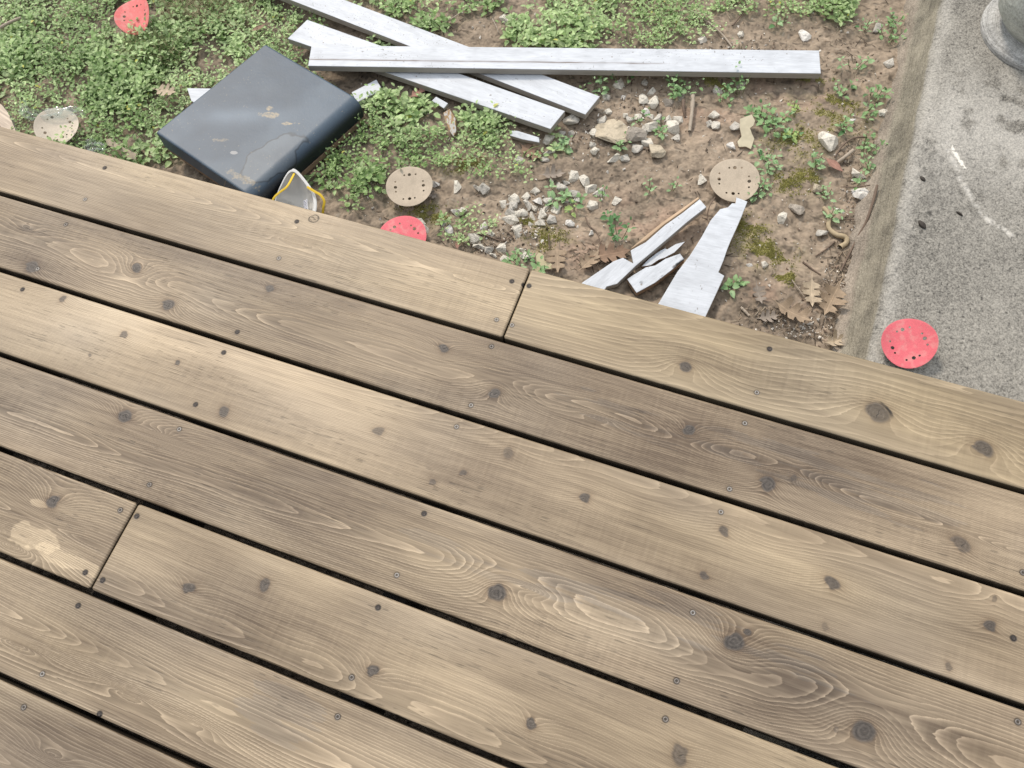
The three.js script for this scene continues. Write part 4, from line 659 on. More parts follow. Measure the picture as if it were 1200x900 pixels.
for (const [label, group, list] of [
  ['angular limestone chip in the gravel heap around the large tan rock', 'gravel chips around the large tan rock', [[753, 118, 8, 0], [766, 122, 10, 0], [764, 110, 7, 0], [755, 97, 5, 1], [725, 99, 9, 0], [710, 115, 7, 1], [756, 132, 6, 3], [762, 138, 5, 0], [771, 139, 7, 1], [763, 148, 9, 0], [755, 153, 7, 1], [794, 142, 7, 0], [788, 151, 11, 0], [792, 163, 7, 1], [797, 114, 7, 4], [712, 132, 6, 0], [697, 157, 7, 0], [706, 143, 8, 1], [717, 185, 9, 0], [731, 187, 7, 1], [697, 178, 6, 0], [694, 171, 5, 1], [747, 176, 8, 1], [783, 121, 8, 4], [738, 141, 6, 1], [731, 115, 4, 3], [733, 136, 4, 0], [783, 140, 5, 0], [748, 138, 6, 0]]],
  ['angular limestone chip in the gravel patch in front of the deck joint', 'gravel chips in front of the deck joint', [[630, 237, 7, 3], [642, 236, 7, 1], [603, 234, 8, 0], [601, 242, 7, 1], [616, 242, 8, 1], [617, 231, 6, 0], [627, 245, 5, 0], [641, 247, 7, 0], [652, 247, 7, 0], [626, 253, 7, 0], [635, 252, 7, 0], [633, 262, 6, 0], [646, 258, 7, 1], [612, 251, 7, 0], [598, 260, 10, 0], [607, 272, 8, 0], [676, 235, 5, 3], [695, 242, 7, 0], [673, 227, 7, 1], [597, 250, 6, 1], [650, 238, 6, 2], [627, 225, 7, 0], [645, 213, 4, 0], [663, 236, 4, 1], [590, 240, 6, 0], [606, 252, 5, 0], [622, 263, 4, 1]]],
  ['pale stone between the gravel patch and the boards above it', 'stones above the gravel patch', [[644, 181, 7, 1], [672, 208, 9, 0], [685, 213, 8, 0], [692, 222, 9, 0], [703, 228, 8, 1], [658, 158, 6, 1], [670, 157, 5, 1], [658, 220, 8, 1], [643, 165, 8, 0], [639, 188, 6, 1], [664, 213, 5, 1], [608, 190, 8, 1]]],
  ['pale pebble on the soil close under the deck edge', 'pebbles along the deck edge', [[561, 292, 8, 0], [573, 293, 6, 1], [588, 292, 7, 0], [577, 301, 5, 0], [567, 267, 6, 3], [575, 275, 6, 0], [555, 280, 8, 1], [612, 296, 6, 0], [617, 302, 7, 0], [520, 262, 4, 3], [527, 270, 6, 3], [491, 262, 8, 0], [498, 270, 6, 1], [542, 249, 6, 0], [567, 222, 8, 1], [557, 222, 7, 1], [567, 305, 5, 0], [592, 304, 6, 0], [636, 283, 3, 3]]],
  ['small pale stone beside the upright brown stick in the soil', 'stones beside the upright stick', [[836, 136, 7, 0], [832, 145, 5, 1], [839, 148, 7, 0], [831, 147, 4, 1]]],
]) for (const [x, y, s, m] of list) stone(x, y, s, m, label, 'stone', group);
// two dark husks on the concrete
for (const [x, y, s, a, label] of [[1081, 210, 0.0085, 0.7, 'smaller dark husk on the concrete, nearer the white scratch'], [1080, 264, 0.0125, 0.8, 'larger dark husk on the concrete, below the white scratch beginning'], [1124, 251, 0.009, 0.5, 'thin brown husk beside the white scratch on the concrete']]) {
  const g = new THREE.SphereGeometry(1, 14, 8), P = g.attributes.position; for (let k = 0; k < P.count; k++) { const x0 = P.getX(k), y0 = P.getY(k), z0 = P.getZ(k), w = 1 - 0.25 * x0 * x0; P.setXYZ(k, x0, y0 * w * (y0 > 0 && Math.abs(z0) < 0.2 ? 0.75 : 1), z0 * w); } g.computeVertexNormals();
  const p = at(x, y, SLAB); const k = solo('seed_husk', g, std({ color: lin(0.035, 0.028, 0.022), roughness: 0.7 }), p, label, 'husk'); k.scale.set(s, s * 0.35, s * (s < 0.0095 && a < 0.6 ? 0.25 : 0.5)); k.rotation.y = -a; k.position.y += s * 0.25;
}
// ------------------------------------------------------------------ fallen leaves
const dryTex = (c, seed) => std({ map: tex(128, 128, (i, j) => { const v = Math.abs(j - 64) < 2 ? 1.25 : 1; const k = (0.78 + 0.4 * (fbm(i * 0.06, j * 0.06, seed, 3) - 0.5) + 0.15 * (ns(i * 0.6, j * 0.6, seed + 1) - 0.5)) * v; return [c[0] * k, c[1] * k, c[2] * k]; }), roughness: 0.85, side: THREE.DoubleSide });
const dry = { tan: dryTex([0.42, 0.32, 0.22], 341), brown: dryTex([0.30, 0.20, 0.135], 343), red: dryTex([0.38, 0.21, 0.16], 345), pale: dryTex([0.56, 0.46, 0.33], 347), grey: dryTex([0.33, 0.28, 0.23], 349) };
// a lobed leaf: spine along x from 0 to 1, lobes on both sides; bent, curled, with a thickness
function leafShape(kind, seed) {
  const r = mulberry(seed), up = [], dn = [];
  if (kind === 'oval') { for (let k = 1; k < 12; k++) { const x = k / 12; up.push([x, 0.2 * Math.sin(Math.PI * Math.pow(x, 0.85))]); dn.push([x, -0.2 * Math.sin(Math.PI * Math.pow(x, 0.85))]); } }
  else {
    const n = 3;
    for (const [L, s] of [[up, 1], [dn, -1]]) { for (let k = 0; k < n; k++) { const x = 0.12 + 0.75 * k / n, w = (0.20 + 0.16 * Math.sin(Math.PI * (k + 0.7) / n)) * (0.8 + 0.4 * r()); const b = kind === 'oak' ? 0.07 : 0.11; L.push([x - 0.02, s * b], [x + 0.05, s * w * 0.78], [x + 0.13, s * w * 1.02], [x + 0.155, s * w * 0.8], [x + 0.215, s * w * 0.95], [x + 0.2, s * w * 0.55], [x + 0.19, s * b]); } }
  }
  const S = new THREE.Shape(); S.moveTo(-0.18, -0.008); S.lineTo(0, -0.015); dn.forEach(p => S.lineTo(...p)); S.lineTo(1, 0); up.reverse().forEach(p => S.lineTo(...p)); S.lineTo(0, 0.015); S.lineTo(-0.18, 0.008); S.closePath();
  return S;
}
function dryLeaf(px, py, size, turn, kind, mat, curl, seed, label, up = 0.006, tilt = [0, 0]) {
  let g = new THREE.ExtrudeGeometry(leafShape(kind, seed), { depth: 0.008, bevelEnabled: false, steps: 1 }); g = g.index ? g.toNonIndexed() : g;
  // refine so that the blade bends smoothly
  for (let it = 0; it < 2; it++) { const P = g.attributes.position, o = []; const a = V(), b = V(), c = V(); for (let k = 0; k < P.count; k += 3) { a.fromBufferAttribute(P, k); b.fromBufferAttribute(P, k + 1); c.fromBufferAttribute(P, k + 2); const d = a.clone().lerp(b, 0.5), e = b.clone().lerp(c, 0.5), f = c.clone().lerp(a, 0.5); for (const v of [a, d, f, d, b, e, f, e, c, d, e, f]) o.push(v.x, v.y, v.z); } g = new THREE.BufferGeometry(); g.setAttribute('position', new THREE.Float32BufferAttribute(o, 3)); }
  const P = g.attributes.position, uv = [];
  for (let k = 0; k < P.count; k++) { const x = P.getX(k), y = P.getY(k), z = P.getZ(k); uv.push(x, 0.5 + y); P.setXYZ(k, x, z + curl * (1.6 * y * y + 0.35 * (x - 0.5) ** 2) + 0.05 * (fbm(x * 5, y * 5, seed, 2) - 0.5) + 0.06 * Math.abs(y), -y); }
  g.setAttribute('uv', new THREE.Float32BufferAttribute(uv, 2)); g.translate(-0.45, 0, 0); g.computeVertexNormals();
  const p = ground(px, py, up), m = solo('dry_leaf', g, mat, p, label, 'leaf'); m.scale.setScalar(size * 0.88); m.rotation.set(tilt[0], turn, tilt[1]); keepOut(p, size * 0.3, 0.3); return m;
}
dryLeaf(653, 304, 0.085, -1.2, 'oak', dry.tan, 0.5, 1, 'tan lobed oak leaf on soil just off the deck joint', 0.01);
dryLeaf(716, 298, 0.10, 0.5, 'maple', dry.brown, 0.5, 2, 'large brown lobed leaf touching the splintered board', 0.012);
dryLeaf(691, 306, 0.075, 1.2, 'maple', dry.tan, 1.0, 3, 'curled light brown leaf next to the large brown leaf', 0.012);
dryLeaf(622, 178, 0.085, -0.4, 'oak', dry.brown, 0.3, 4, 'brown leaf with gaps lying below the diagonal board end', 0.012);
dryLeaf(648, 205, 0.07, 0.4, 'oak', dry.grey, 1.0, 5, 'shrivelled grey brown leaf among stones above the gravel patch', 0.01);
dryLeaf(928, 367, 0.10, -0.25, 'oak', dry.tan, 1.3, 6, 'curled tan oak leaf lying closest to the deck by the concrete', 0.012);
dryLeaf(951, 343, 0.085, -1.35, 'oak', dry.pale, 0.8, 7, 'pale narrow forked leaf standing between two curled leaves', 0.014);
dryLeaf(974, 352, 0.105, -1.75, 'oak', dry.tan, 1.2, 8, 'ribbed tan oak leaf leaning near the concrete foot', 0.016);
dryLeaf(979, 400, 0.06, 0.6, 'oak', dry.pale, 1.4, 9, 'small curled leaf at the corner of deck and concrete', 0.012);
dryLeaf(977, 193, 0.062, -0.55, 'oval', dry.red, 0.3, 10, 'smooth reddish oval leaf on a thin stalk by a weed', 0.014);
dryLeaf(194, 107, 0.075, 0.1, 'oak', dry.pale, 0.5, 11, 'pale dry leaf on top of weeds behind the blue cushion', 0.045);
dryLeaf(490, 109, 0.055, 1.0, 'maple', dry.red, 0.6, 12, 'small pinkish leaf against the underside of a diagonal board', 0.014);
dryLeaf(371, 204, 0.045, 0.2, 'maple', dry.red, 0.5, 13, 'small pinkish leaf on soil beside the dust mask', 0.012);
dryLeaf(505, 228, 0.045, -0.3, 'oak', dry.grey, 0.6, 14, 'small grey leaf poking out from under the tan disc', 0.01);
dryLeaf(536, 287, 0.03, -1.2, 'oval', dry.red, 0.4, 15, 'tiny reddish leaf just above the deck edge', 0.012);
dryLeaf(725, 268, 0.028, 0.3, 'oval', dry.red, 0.5, 16, 'tiny reddish leaf on the dark green weed', 0.03);
dryLeaf(889, 345, 0.06, -1.1, 'oak', dry.grey, 1.2, 17, 'shrivelled dark leaf by the wide broken board at deck edge', 0.014);
dryLeaf(900, 372, 0.055, 0.5, 'oak', dry.grey, 0.8, 18, 'flat grey leaf half under the deck beside the curled tan leaf', 0.01);
dryLeaf(303, 33, 0.05, 0.9, 'oval', dry.brown, 0.6, 19, 'small brown leaf in weeds above the far corner of the cushion', 0.04);
dryLeaf(1012, 103, 0.04, -1.1, 'oval', dry.tan, 0.6, 20, 'narrow tan leaf tangled in the weed at the concrete foot', 0.03);
// ------------------------------------------------------------------ twigs and roots
const bark = std({ map: woodRaw([0.17, 0.125, 0.095], 361), roughness: 0.95 }), paleBark = std({ map: woodRaw([0.40, 0.34, 0.27], 363), roughness: 0.95 }), rootM = std({ map: woodRaw([0.42, 0.34, 0.22], 365), roughness: 0.9 });
function twig(name, pts, r0, r1, mat, label, cat = 'twig') {
  const w = pts.map(([x, y, u]) => ground(x, y, u ?? 0.004)), c = w[0].clone(), cv = new THREE.CatmullRomCurve3(w.map(p => p.sub(c))), N = 30, M = 9, fr = cv.computeFrenetFrames(N, false), P = [], U = [], I = [];
  for (let i = 0; i <= N; i++) { const p = cv.getPointAt(i / N), r = lerp(r0, r1, i / N) * (0.85 + 0.3 * ns(i * 0.6, r0 * 9999, 371)); for (let k = 0; k <= M; k++) { const a = k / M * 6.28318, v = p.clone().addScaledVector(fr.normals[i], Math.cos(a) * r).addScaledVector(fr.binormals[i], Math.sin(a) * r); P.push(v.x, v.y, v.z); U.push(i * 0.15, k / M); } }
  for (let i = 0; i < N; i++) for (let k = 0; k < M; k++) { const a = i * (M + 1) + k; I.push(a, a + 1, a + M + 1, a + 1, a + M + 2, a + M + 1); }
  const g = new THREE.BufferGeometry(); g.setAttribute('position', new THREE.Float32BufferAttribute(P, 3)); g.setAttribute('uv', new THREE.Float32BufferAttribute(U, 2)); g.setIndex(I); g.computeVertexNormals();
  return solo(name, g, mat, c, label, cat);
}
twig('stick', [[812, 112, 0.02], [811, 130, 0.016], [808, 154, 0.006]], 0.0058, 0.0048, paleBark, 'upright brown stick in soil below the bushy weed at the board', 'stick');
twig('stick', [[801, 117, 0.012], [801, 127, 0.008], [803, 137, 0.003]], 0.005, 0.003, bark, 'short thick twig just beside the upright brown stick', 'stick');
twig('twig', [[812, 14, 0.02], [830, 26, 0.014], [846, 40, 0.01], [858, 55, 0.006]], 0.0032, 0.0022, paleBark, 'pale bent twig running down to the long white board');
twig('twig', [[872, 12, 0.01], [865, 22, 0.007], [858, 30, 0.004]], 0.003, 0.002, bark, 'short dark twig above the long white board');
twig('twig', [[686, 254, 0.004], [691, 265, 0.006], [699, 272, 0.004], [703, 283, 0.004], [704, 286, 0.002]], 0.0018, 0.0012, bark, 'thin bent twig on bare soil by the dark green weed');
twig('twig', [[643, 276, 0.012], [644, 292, 0.004]], 0.0016, 0.0014, bark, 'tiny upright twig above the tan oak leaf');
twig('twig', [[838, 231, 0.02], [831, 243, 0.016], [829, 255, 0.01], [833, 268, 0.003]], 0.0014, 0.0012, bark, 'dark wiry rootlet between tan disc and broken boards');
twig('root', [[1028, 217, 0.05], [1022, 240, 0.045], [1014, 262, 0.03], [1004, 280, 0.014], [994, 300, 0.008], [985, 318, 0.004]], 0.0034, 0.0022, bark, 'dark thin root running along the concrete foot', 'root');
twig('root', [[1020, 217, 0.03], [1003, 219, 0.018], [985, 219, 0.006]], 0.002, 0.0012, bark, 'short dark rootlet crossing above the white stone at the concrete', 'root');
twig('root', [[965, 243, 0.008], [972, 252, 0.012], [971, 266, 0.01], [980, 275, 0.01], [991, 278, 0.012], [992, 284, 0.008], [984, 290, 0.006]], 0.0045, 0.0068, rootM, 'curled tan root lying on soil near the concrete', 'root');
twig('twig', [[978, 283, 0.004], [968, 292, 0.004], [956, 300, 0.003]], 0.0024, 0.0016, bark, 'dark twig below the curled tan root');
twig('twig', [[1001, 257, 0.006], [990, 257, 0.004], [980, 259, 0.003]], 0.0016, 0.0012, bark, 'short dark twig between white pebble and concrete');
twig('stick', [[1000, 176, 0.014], [990, 184, 0.01], [980, 191, 0.005]], 0.0052, 0.004, paleBark, 'flat pale stick on soil near the reddish oval leaf', 'stick');
twig('twig', [[1016, 160, 0.02], [1000, 162, 0.012], [988, 170, 0.008], [978, 184, 0.006]], 0.003, 0.002, bark, 'dark curved twig under the weed at the concrete foot');
twig('twig', [[950, 178, 0.014], [962, 184, 0.016], [972, 190, 0.012]], 0.0012, 0.001, paleBark, 'thin pale stalk leading to the reddish oval leaf');
twig('twig', [[928, 328, 0.004], [944, 350, 0.006]], 0.0014, 0.0012, paleBark, 'thin straw lying across soil above the curled leaves');
twig('twig', [[941, 307, 0.003], [953, 316, 0.004], [962, 322, 0.003]], 0.0024, 0.0014, bark, 'dark twig on soil above the ribbed oak leaf');
twig('twig', [[868, 360, 0.006], [878, 370, 0.006]], 0.0035, 0.003, paleBark, 'stubby grey twig at deck edge beside the wide broken board');
twig('twig', [[560, 272, 0.006], [590, 282, 0.004], [600, 276, 0.004]], 0.0022, 0.0014, bark, 'dark twig in front of the gravel patch by the deck');
twig('twig', [[0, 33, 0.05], [10, 27, 0.055], [24, 21, 0.05]], 0.005, 0.004, paleBark, 'pale dry stalk in weeds at the far corner of the lawn');
twig('twig', [[520, 28, 0.01], [532, 20, 0.016], [541, 14, 0.012]], 0.002, 0.0015, paleBark, 'pale twig on dark soil above the crossed boards');
twig('twig', [[577, 22, 0.008], [582, 32, 0.008], [584, 38, 0.004]], 0.0016, 0.0013, paleBark, 'thin pale twig beside a stone above the long board');
twig('twig', [[297, 20, 0.03], [318, 33, 0.034], [330, 38, 0.028]], 0.0022, 0.0016, bark, 'brown twig in weeds between cushion corner and diagonal boards');
// ------------------------------------------------------------------ single weeds on the soil
const weedMats = [[0.19, 0.36, 0.13], [0.25, 0.42, 0.17], [0.31, 0.48, 0.23], [0.10, 0.24, 0.075], [0.36, 0.50, 0.15]].map(c => leafMat({ color: lin(...c) }));
const stemMat = std({ color: lin(0.20, 0.22, 0.11), roughness: 0.8 });
const rngW = mulberry(91);
function weed(px, py, rad, n, size, tone, label, h = 0.03) {          // rad: radius in photograph pixels
  const c = ground(px, py), t = thing('weed_plant', label, 'weed', c), R = rad * 0.0023, stems = [], q = new THREE.Matrix4();
  for (let k = 0; k < n; k++) {
    const a = rngW() * 6.283, d = R * Math.sqrt(rngW()) * 0.9, x = Math.cos(a) * d, z = Math.sin(a) * d, y0 = hgt(c.x + x, c.z + z) - c.y; if (under(c.x + x, c.z + z)) continue; const hh = h * (0.6 + 0.7 * rngW());
    const cv = new THREE.QuadraticBezierCurve3(V(x * 0.25, y0 - 0.004, z * 0.25), V(x * 0.7, y0 + hh * 0.3, z * 0.7), V(x, y0 + hh, z)); stems.push(new THREE.TubeGeometry(cv, 5, 0.0009, 4));
    for (const m of sprig(rngW, hh, size * (0.8 + 0.4 * rngW()), 2 + Math.floor(rngW() * 2))) {
      const lf = part('leaf', leafGeo[Math.floor(rngW() * 3)], weedMats[rngW() < 0.7 ? tone : Math.floor(rngW() * 4)], t);
      q.makeTranslation(x, y0, z).multiply(m); q.decompose(lf.position, lf.quaternion, lf.scale);
    }
  }
  part('stem', mergeGeometries(stems), stemMat, t);
  keepOut(c, R, 0.3); return t;
}
for (const a of [
  [664, 178, 15, 5, 0.018, 2, 'bright round weed standing alone in front of the two diagonal board ends'],
  [714, 262, 9, 2, 0.016, 3, 'upper of two dark green weeds on bare soil by the splintered board'],
  [726, 281, 15, 5, 0.022, 3, 'dark green weed behind the large brown leaf and splintered board', 0.045],
  [760, 224, 10, 3, 0.015, 2, 'small weed alone in the middle of the bare soil'],
  [787, 223, 7, 2, 0.014, 2, 'tiny pale weed on bare soil toward the tan disc'],
  [858, 334, 10, 3, 0.02, 1, 'weed in the corner beside the wide broken board and deck', 0.02],
  [730, 98, 16, 5, 0.017, 1, 'leggy weed in front of the long board, nearer the diagonal board end', 0.045],
  [700, 104, 14, 4, 0.018, 2, 'low weed touching the corner of the upper diagonal board', 0.03],
  [800, 100, 28, 12, 0.018, 1, 'bushy weed against the long white board above the upright stick', 0.04],
  [848, 118, 15, 5, 0.018, 1, 'weed around the pinkish stone below the long white board'],
  [868, 112, 18, 6, 0.019, 1, 'tall weed leaning on the long white board with the cream stone', 0.045],
  [905, 150, 20, 8, 0.02, 1, 'broad bushy weed on soil beside the yellowish cardboard scrap'],
  [892, 135, 14, 5, 0.02, 1, 'weed just above the yellowish cardboard scrap'],
  [895, 186, 14, 5, 0.017, 2, 'upper weed of the trail beyond the tan disc'],
  [905, 205, 16, 6, 0.017, 2, 'middle weed of the trail beyond the tan disc'],
  [888, 232, 13, 5, 0.015, 2, 'lowest weed of the trail, beside the broken board tip'],
  [776, 158, 10, 3, 0.017, 1, 'small weed among the gravel chips above the yellowish rock'],
  [729, 172, 9, 3, 0.015, 1, 'small weed just in front of the largest tan rock'],
  [747, 144, 7, 2, 0.014, 2, 'tiny weed among gravel behind the dark pitted rock'],
  [1000, 80, 15, 4, 0.018, 2, 'small weed on soil beyond the end of the long white board'],
  [985, 112, 12, 4, 0.016, 1, 'weed beside the moss near the broad-leaf weed'],
  [1022, 122, 14, 4, 0.022, 1, 'broad-leaf weed beside the concrete foot', 0.03],
  [1008, 135, 13, 4, 0.017, 1, 'weed with low leaves left of the cream pebble at the concrete'],
  [1012, 178, 15, 6, 0.014, 1, 'dense little weed against the concrete above the two pale stones'],
  [990, 156, 12, 4, 0.014, 1, 'small weed between the angular pale stone and the concrete'],
  [1018, 203, 9, 3, 0.016, 2, 'small weed beside the upper pale stone at the concrete'],
  [1003, 219, 7, 2, 0.014, 2, 'tiny weed over the whiter pale stone at the concrete'],
  [1042, 45, 16, 6, 0.016, 1, 'weed at the top of the concrete foot, lower of two'],
  [1048, 25, 14, 5, 0.016, 1, 'weed at the top of the concrete foot, upper of two'],
  [957, 192, 10, 4, 0.017, 2, 'weed touching the reddish oval leaf'],
  [966, 232, 10, 4, 0.015, 2, 'weed beside the tan pebble near the curled root'],
  [972, 258, 11, 3, 0.017, 2, 'weed growing over the curled tan root'],
  [655, 230, 12, 3, 0.022, 2, 'long-leaved weed above the gravel patch', 0.025],
  [668, 236, 9, 2, 0.024, 1, 'weed with long drooping leaves beside the gravel patch', 0.02],
  [707, 236, 9, 3, 0.014, 1, 'tiny weed beside the pale stones above the dark green weed'],
  [674, 248, 8, 2, 0.02, 4, 'yellow green weed sprout below the gravel patch'],
  [608, 304, 16, 6, 0.016, 1, 'weed at the deck edge just left of the deck joint'],
  [638, 318, 9, 3, 0.018, 1, 'weed peeking over the deck edge beside the cream paper scrap'],
  [930, 132, 6, 2, 0.016, 4, 'yellow green sprout on moss beside the bushy weed'],
  [930, 165, 9, 3, 0.016, 4, 'yellow green sprout on the lower moss patch'],
  [868, 58, 8, 2, 0.015, 2, 'small weed at the upper edge of the long white board'],
  [912, 30, 9, 3, 0.016, 2, 'small weed on soil between the white stone and leafy patch'],
  [1012, 32, 12, 4, 0.016, 2, 'pale weed near the round grey stone at the concrete'],
]) weed(...a);
// ------------------------------------------------------------------ masses: ground cover, grass, grit, moss, debris
{
  const r = mulberry(5), L = new Leaves(), q = new THREE.Matrix4(); let n = 0;
  for (let k = 0; k < 54000; k++) {
    const x = -3.6 + r() * 4.0, z = -3.2 + r() * 2.6, dice = r(), y = hgt(x, z), pp = pix(V(x, y, z));
    let d = z > Z0 + 0.05 ? 0 : coverAt(pp[0], pp[1], x, z) * sstep(0.31, 0.25, x);
    for (const [kx, kz, kr, kc] of KEEP) if ((x - kx) ** 2 + (z - kz) ** 2 < kr * kr) d *= kc;
    if (KEEP.box(x, z) || under(x, z)) continue;
    if (pp[0] > -250 && dice > d) continue; if (pp[0] <= -250 && dice > 0.5) continue;
    const hh = 0.016 + 0.034 * r() * (0.5 + 0.7 * d), s = 0.010 + 0.012 * sstep(0.3, 0.7, fbm(x * 5 + 9, z * 5, 101, 2)) + 0.008 * r() * r() * r() + 0.003 * ns(x * 3, z * 3, 99);
    for (const m of sprig(r, hh, s, 2 + Math.floor(r() * 2.4))) { q.makeTranslation(x, y, z).multiply(m); L.add(q, leafTone(r, x, z)); n++; }
  }
  for (let k = 0; k < 12000; k++) {                                 // the same growth further out on the lawn, thinner and larger in leaf
    const x = -7.5 + r() * 7.8, z = -7.5 + r() * 6.9, y = hgt(x, z); if ((x > -3.6 && z > -3.2) || z > Z0 + 0.05 || x > 0.25) { continue; }
    if (r() > 0.9 * sstep(0.32, 0.5, fbm(x * 2.2, z * 2.2, 103, 3)) + 0.08) continue;
    for (const m of sprig(r, 0.03 + 0.03 * r(), 0.021 + 0.012 * r(), 2)) { q.makeTranslation(x, y, z).multiply(m); L.add(q, leafTone(r, x, z)); n++; }
  }
  setting('ground_cover', L.geo(), leafMat({ vertexColors: true }), 'stuff');
}
{
  const r = mulberry(6), P = [], C = [], I = [];
  const blade = (x, z, len, w, tone) => { const y = hgt(x, z), a = r() * 6.28, ln = 0.3 + r() * 1.1, b = P.length / 3; for (let k = 0; k < 4; k++) { const t = k / 3, d = len * Math.sin(ln * t) * t, h = len * t * Math.cos(ln * t * 0.8), ww = w * (1 - t * 0.9); for (const e of [-1, 1]) { P.push(x + Math.cos(a) * d - Math.sin(a) * ww * e, y + h, z + Math.sin(a) * d + Math.cos(a) * ww * e); C.push(...tone); } if (k) { const q = b + k * 2; I.push(q - 2, q - 1, q, q - 1, q + 1, q); } } };
  for (let k = 0; k < 9000; k++) {
    let x, z; const mode = r(); let p;
    if (mode < 0.22) { p = ground(182 + (r() + r() - 1) * 36, 62 + (r() + r() - 1) * 24); } else if (mode < 0.36) { p = ground(235 + (r() + r() - 1) * 70, 14 + (r() + r() - 1) * 30); } else { x = -3.2 + r() * 2.9; z = -2.9 + r() * 2.1; p = V(x, 0, z); }
    x = p.x; z = p.z; const y = hgt(x, z), pp = pix(V(x, y, z)); if (mode >= 0.36 && r() > coverAt(pp[0], pp[1], x, z) * 0.8) continue;
    let skip = KEEP.box(x, z) || under(x, z); for (const [kx, kz, kr] of KEEP) if ((x - kx) ** 2 + (z - kz) ** 2 < kr * kr) skip = true; if (skip || z > Z0) continue;
    const dryB = r() < (mode > 0.22 && mode < 0.36 ? 0.75 : 0.3), k1 = 0.7 + 0.6 * r();
    blade(x, z, 0.025 + 0.05 * r(), 0.0006 + 0.001 * r(), dryB ? [0.36 * k1, 0.30 * k1, 0.18 * k1] : [0.15 * k1, 0.26 * k1, 0.07 * k1]);
  }
  const g = new THREE.BufferGeometry(); g.setAttribute('position', new THREE.Float32BufferAttribute(P, 3)); g.setAttribute('color', new THREE.Float32BufferAttribute(C, 3)); g.setIndex(I); g.computeVertexNormals();
  setting('grass', g, std({ vertexColors: true, roughness: 0.7, side: THREE.DoubleSide }), 'stuff');
}
{
  const r = mulberry(7), base = [rockGeo(501, 8, 0.8), rockGeo(502, 9, 0.7)].map(g => { return g; });
  const P = [], C = [], N = [];
  const heap = [[750, 140, 60, 40], [625, 247, 45, 25], [600, 280, 60, 20], [690, 165, 40, 25], [980, 330, 40, 60], [1000, 240, 20, 60], [940, 385, 60, 14], [880, 60, 80, 20]].map(q => q);
  const g0 = base.map(g => g.attributes.position), m = new THREE.Matrix4(), v = V();
  const e = new THREE.Euler();
  for (let k = 0; k < 4200; k++) {
    let px, py; if (r() < 0.4) { const h = heap[Math.floor(r() * heap.length)]; px = h[0] + (r() + r() - 1) * h[2]; py = h[1] + (r() + r() - 1) * h[3]; } else { px = 420 + r() * 630; py = -20 + r() * 440; }
    const p = ground(px, py); if (p.x > 0.30 || p.z > Z0 + 0.1) continue;
    const s = 0.0012 + 0.0055 * Math.pow(r(), 3.2), G = g0[k & 1], kk = 0.7 + 0.5 * r(), t = r(), c = t < 0.5 ? [0.68, 0.64, 0.57] : t < 0.75 ? [0.27, 0.2, 0.15] : [0.13, 0.1, 0.075];
    m.makeRotationFromEuler(e.set(r() * 6, r() * 6, r() * 6)).scale(V(s, s * 0.8, s)); m.setPosition(p.x, p.y + s * 0.35, p.z);
    for (let q = 0; q < G.count; q++) { v.fromBufferAttribute(G, q).applyMatrix4(m); P.push(v.x, v.y, v.z); C.push(c[0] * kk, c[1] * kk, c[2] * kk); }
  }
  const g = new THREE.BufferGeometry(); g.setAttribute('position', new THREE.Float32BufferAttribute(P, 3)); g.setAttribute('color', new THREE.Float32BufferAttribute(C, 3)); g.computeVertexNormals();
  setting('gravel', g, std({ vertexColors: true, roughness: 0.95 }), 'stuff');
}
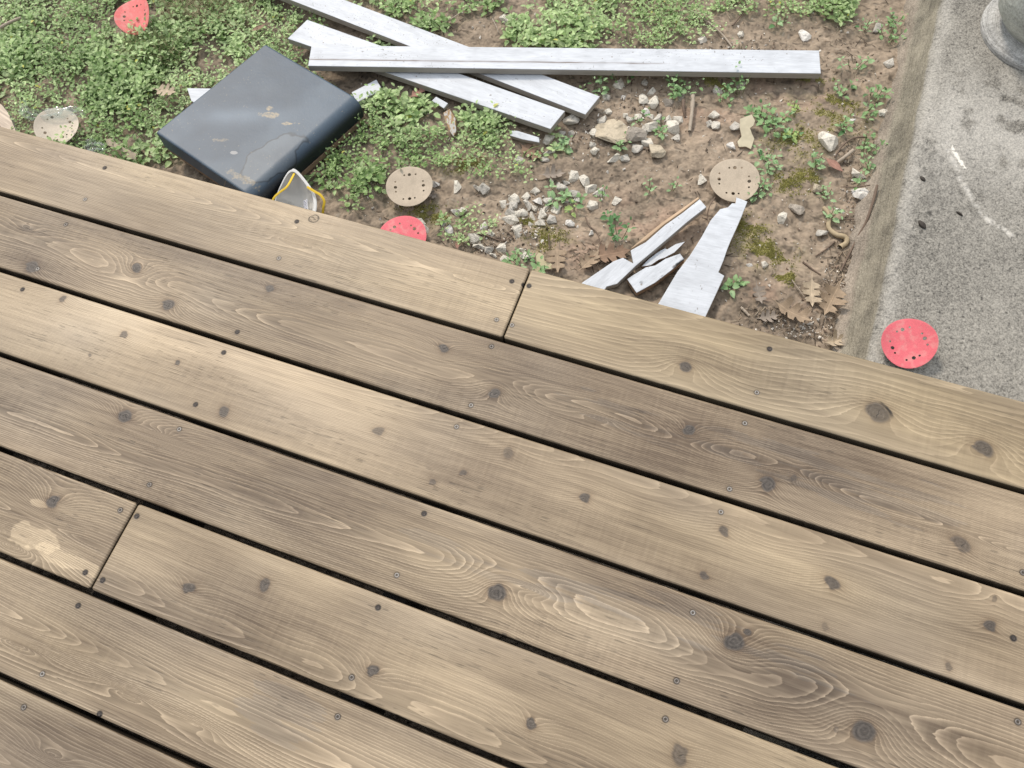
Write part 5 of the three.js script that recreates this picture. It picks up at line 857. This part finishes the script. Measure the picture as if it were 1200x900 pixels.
{ // moss tufts
  const r = mulberry(8), P = [], C = [];
  for (let k = 0; k < 30000; k++) { const q = MOSS[Math.floor(r() * MOSS.length)], x = q.x + (r() + r() - 1) * q.a * 1.4, z = q.z + (r() + r() - 1) * q.b * 1.4; if (r() > mossAt(x, z) * 1.1 || z > Z0 + 0.05) continue; const y = hgt(x, z), a = r() * 6.28, s = 0.0014 + 0.0016 * r(), h = 0.001 + 0.003 * r(), c = 0.7 + 0.7 * r(); for (let e = 0; e < 3; e++) { const b = a + e * 2.094, b2 = b + 2.094; P.push(x + s * Math.cos(b2), y, z + s * Math.sin(b2), x + s * Math.cos(b), y, z + s * Math.sin(b), x, y + h, z); for (let w = 0; w < 3; w++) C.push(0.29 * c, 0.275 * c, 0.09 * c); } }
  const g = new THREE.BufferGeometry(); g.setAttribute('position', new THREE.Float32BufferAttribute(P, 3)); g.setAttribute('color', new THREE.Float32BufferAttribute(C, 3)); g.computeVertexNormals();
  setting('moss', g, std({ vertexColors: true, roughness: 0.95, side: THREE.DoubleSide }), 'stuff');
}
{ // bark crumbs, straw and leaf bits lying on the soil
  const r = mulberry(9), P = [], C = [];
  const spots = [[960, 385, 50, 28], [985, 320, 18, 50], [900, 370, 40, 12], [1000, 190, 22, 60], [700, 300, 40, 20], [560, 285, 60, 20], [760, 100, 120, 30], [500, 30, 70, 20], [460, 110, 40, 20], [985, 60, 50, 50]];
  for (let k = 0; k < 1500; k++) {
    let px, py; if (r() < 0.65) { const h = spots[Math.floor(r() * spots.length)]; px = h[0] + (r() + r() - 1) * h[2]; py = h[1] + (r() + r() - 1) * h[3]; } else { px = 420 + r() * 620; py = -10 + r() * 420; }
    const p = ground(px, py, 0.002); if (p.x > 0.30 || p.z > Z0 + 0.1) continue;
    const a = r() * 6.28, L = 0.003 + 0.014 * Math.pow(r(), 2.2), w = 0.0006 + 0.0018 * r() * r(), t = (r() - 0.5) * 0.5, c = Math.cos(a), s = Math.sin(a), kk = 0.6 + 0.6 * r(), q = r(), col = q < 0.5 ? [0.1, 0.075, 0.055] : q < 0.8 ? [0.3, 0.23, 0.16] : [0.45, 0.38, 0.28];
    const cr = (u, v, h) => [p.x + c * u - s * v, p.y + h + t * u, p.z + s * u + c * v], h = w * 0.8, A = cr(-L, -w, 0), B = cr(L, -w * 0.5, 0), D = cr(L, w * 0.5, 0), E = cr(-L, w, 0), T1 = cr(-L * 0.9, 0, h), T2 = cr(L * 0.9, 0, h);
    for (const f of [[A, T1, T2], [A, T2, B], [E, D, T2], [E, T2, T1], [A, E, T1], [B, T2, D]]) for (const v of f) { P.push(...v); C.push(col[0] * kk, col[1] * kk, col[2] * kk); }
  }
  const g = new THREE.BufferGeometry(); g.setAttribute('position', new THREE.Float32BufferAttribute(P, 3)); g.setAttribute('color', new THREE.Float32BufferAttribute(C, 3)); g.computeVertexNormals();
  setting('leaf_litter', g, std({ vertexColors: true, roughness: 0.95, side: THREE.DoubleSide }), 'stuff');
}
renderer.render(scene, camera);
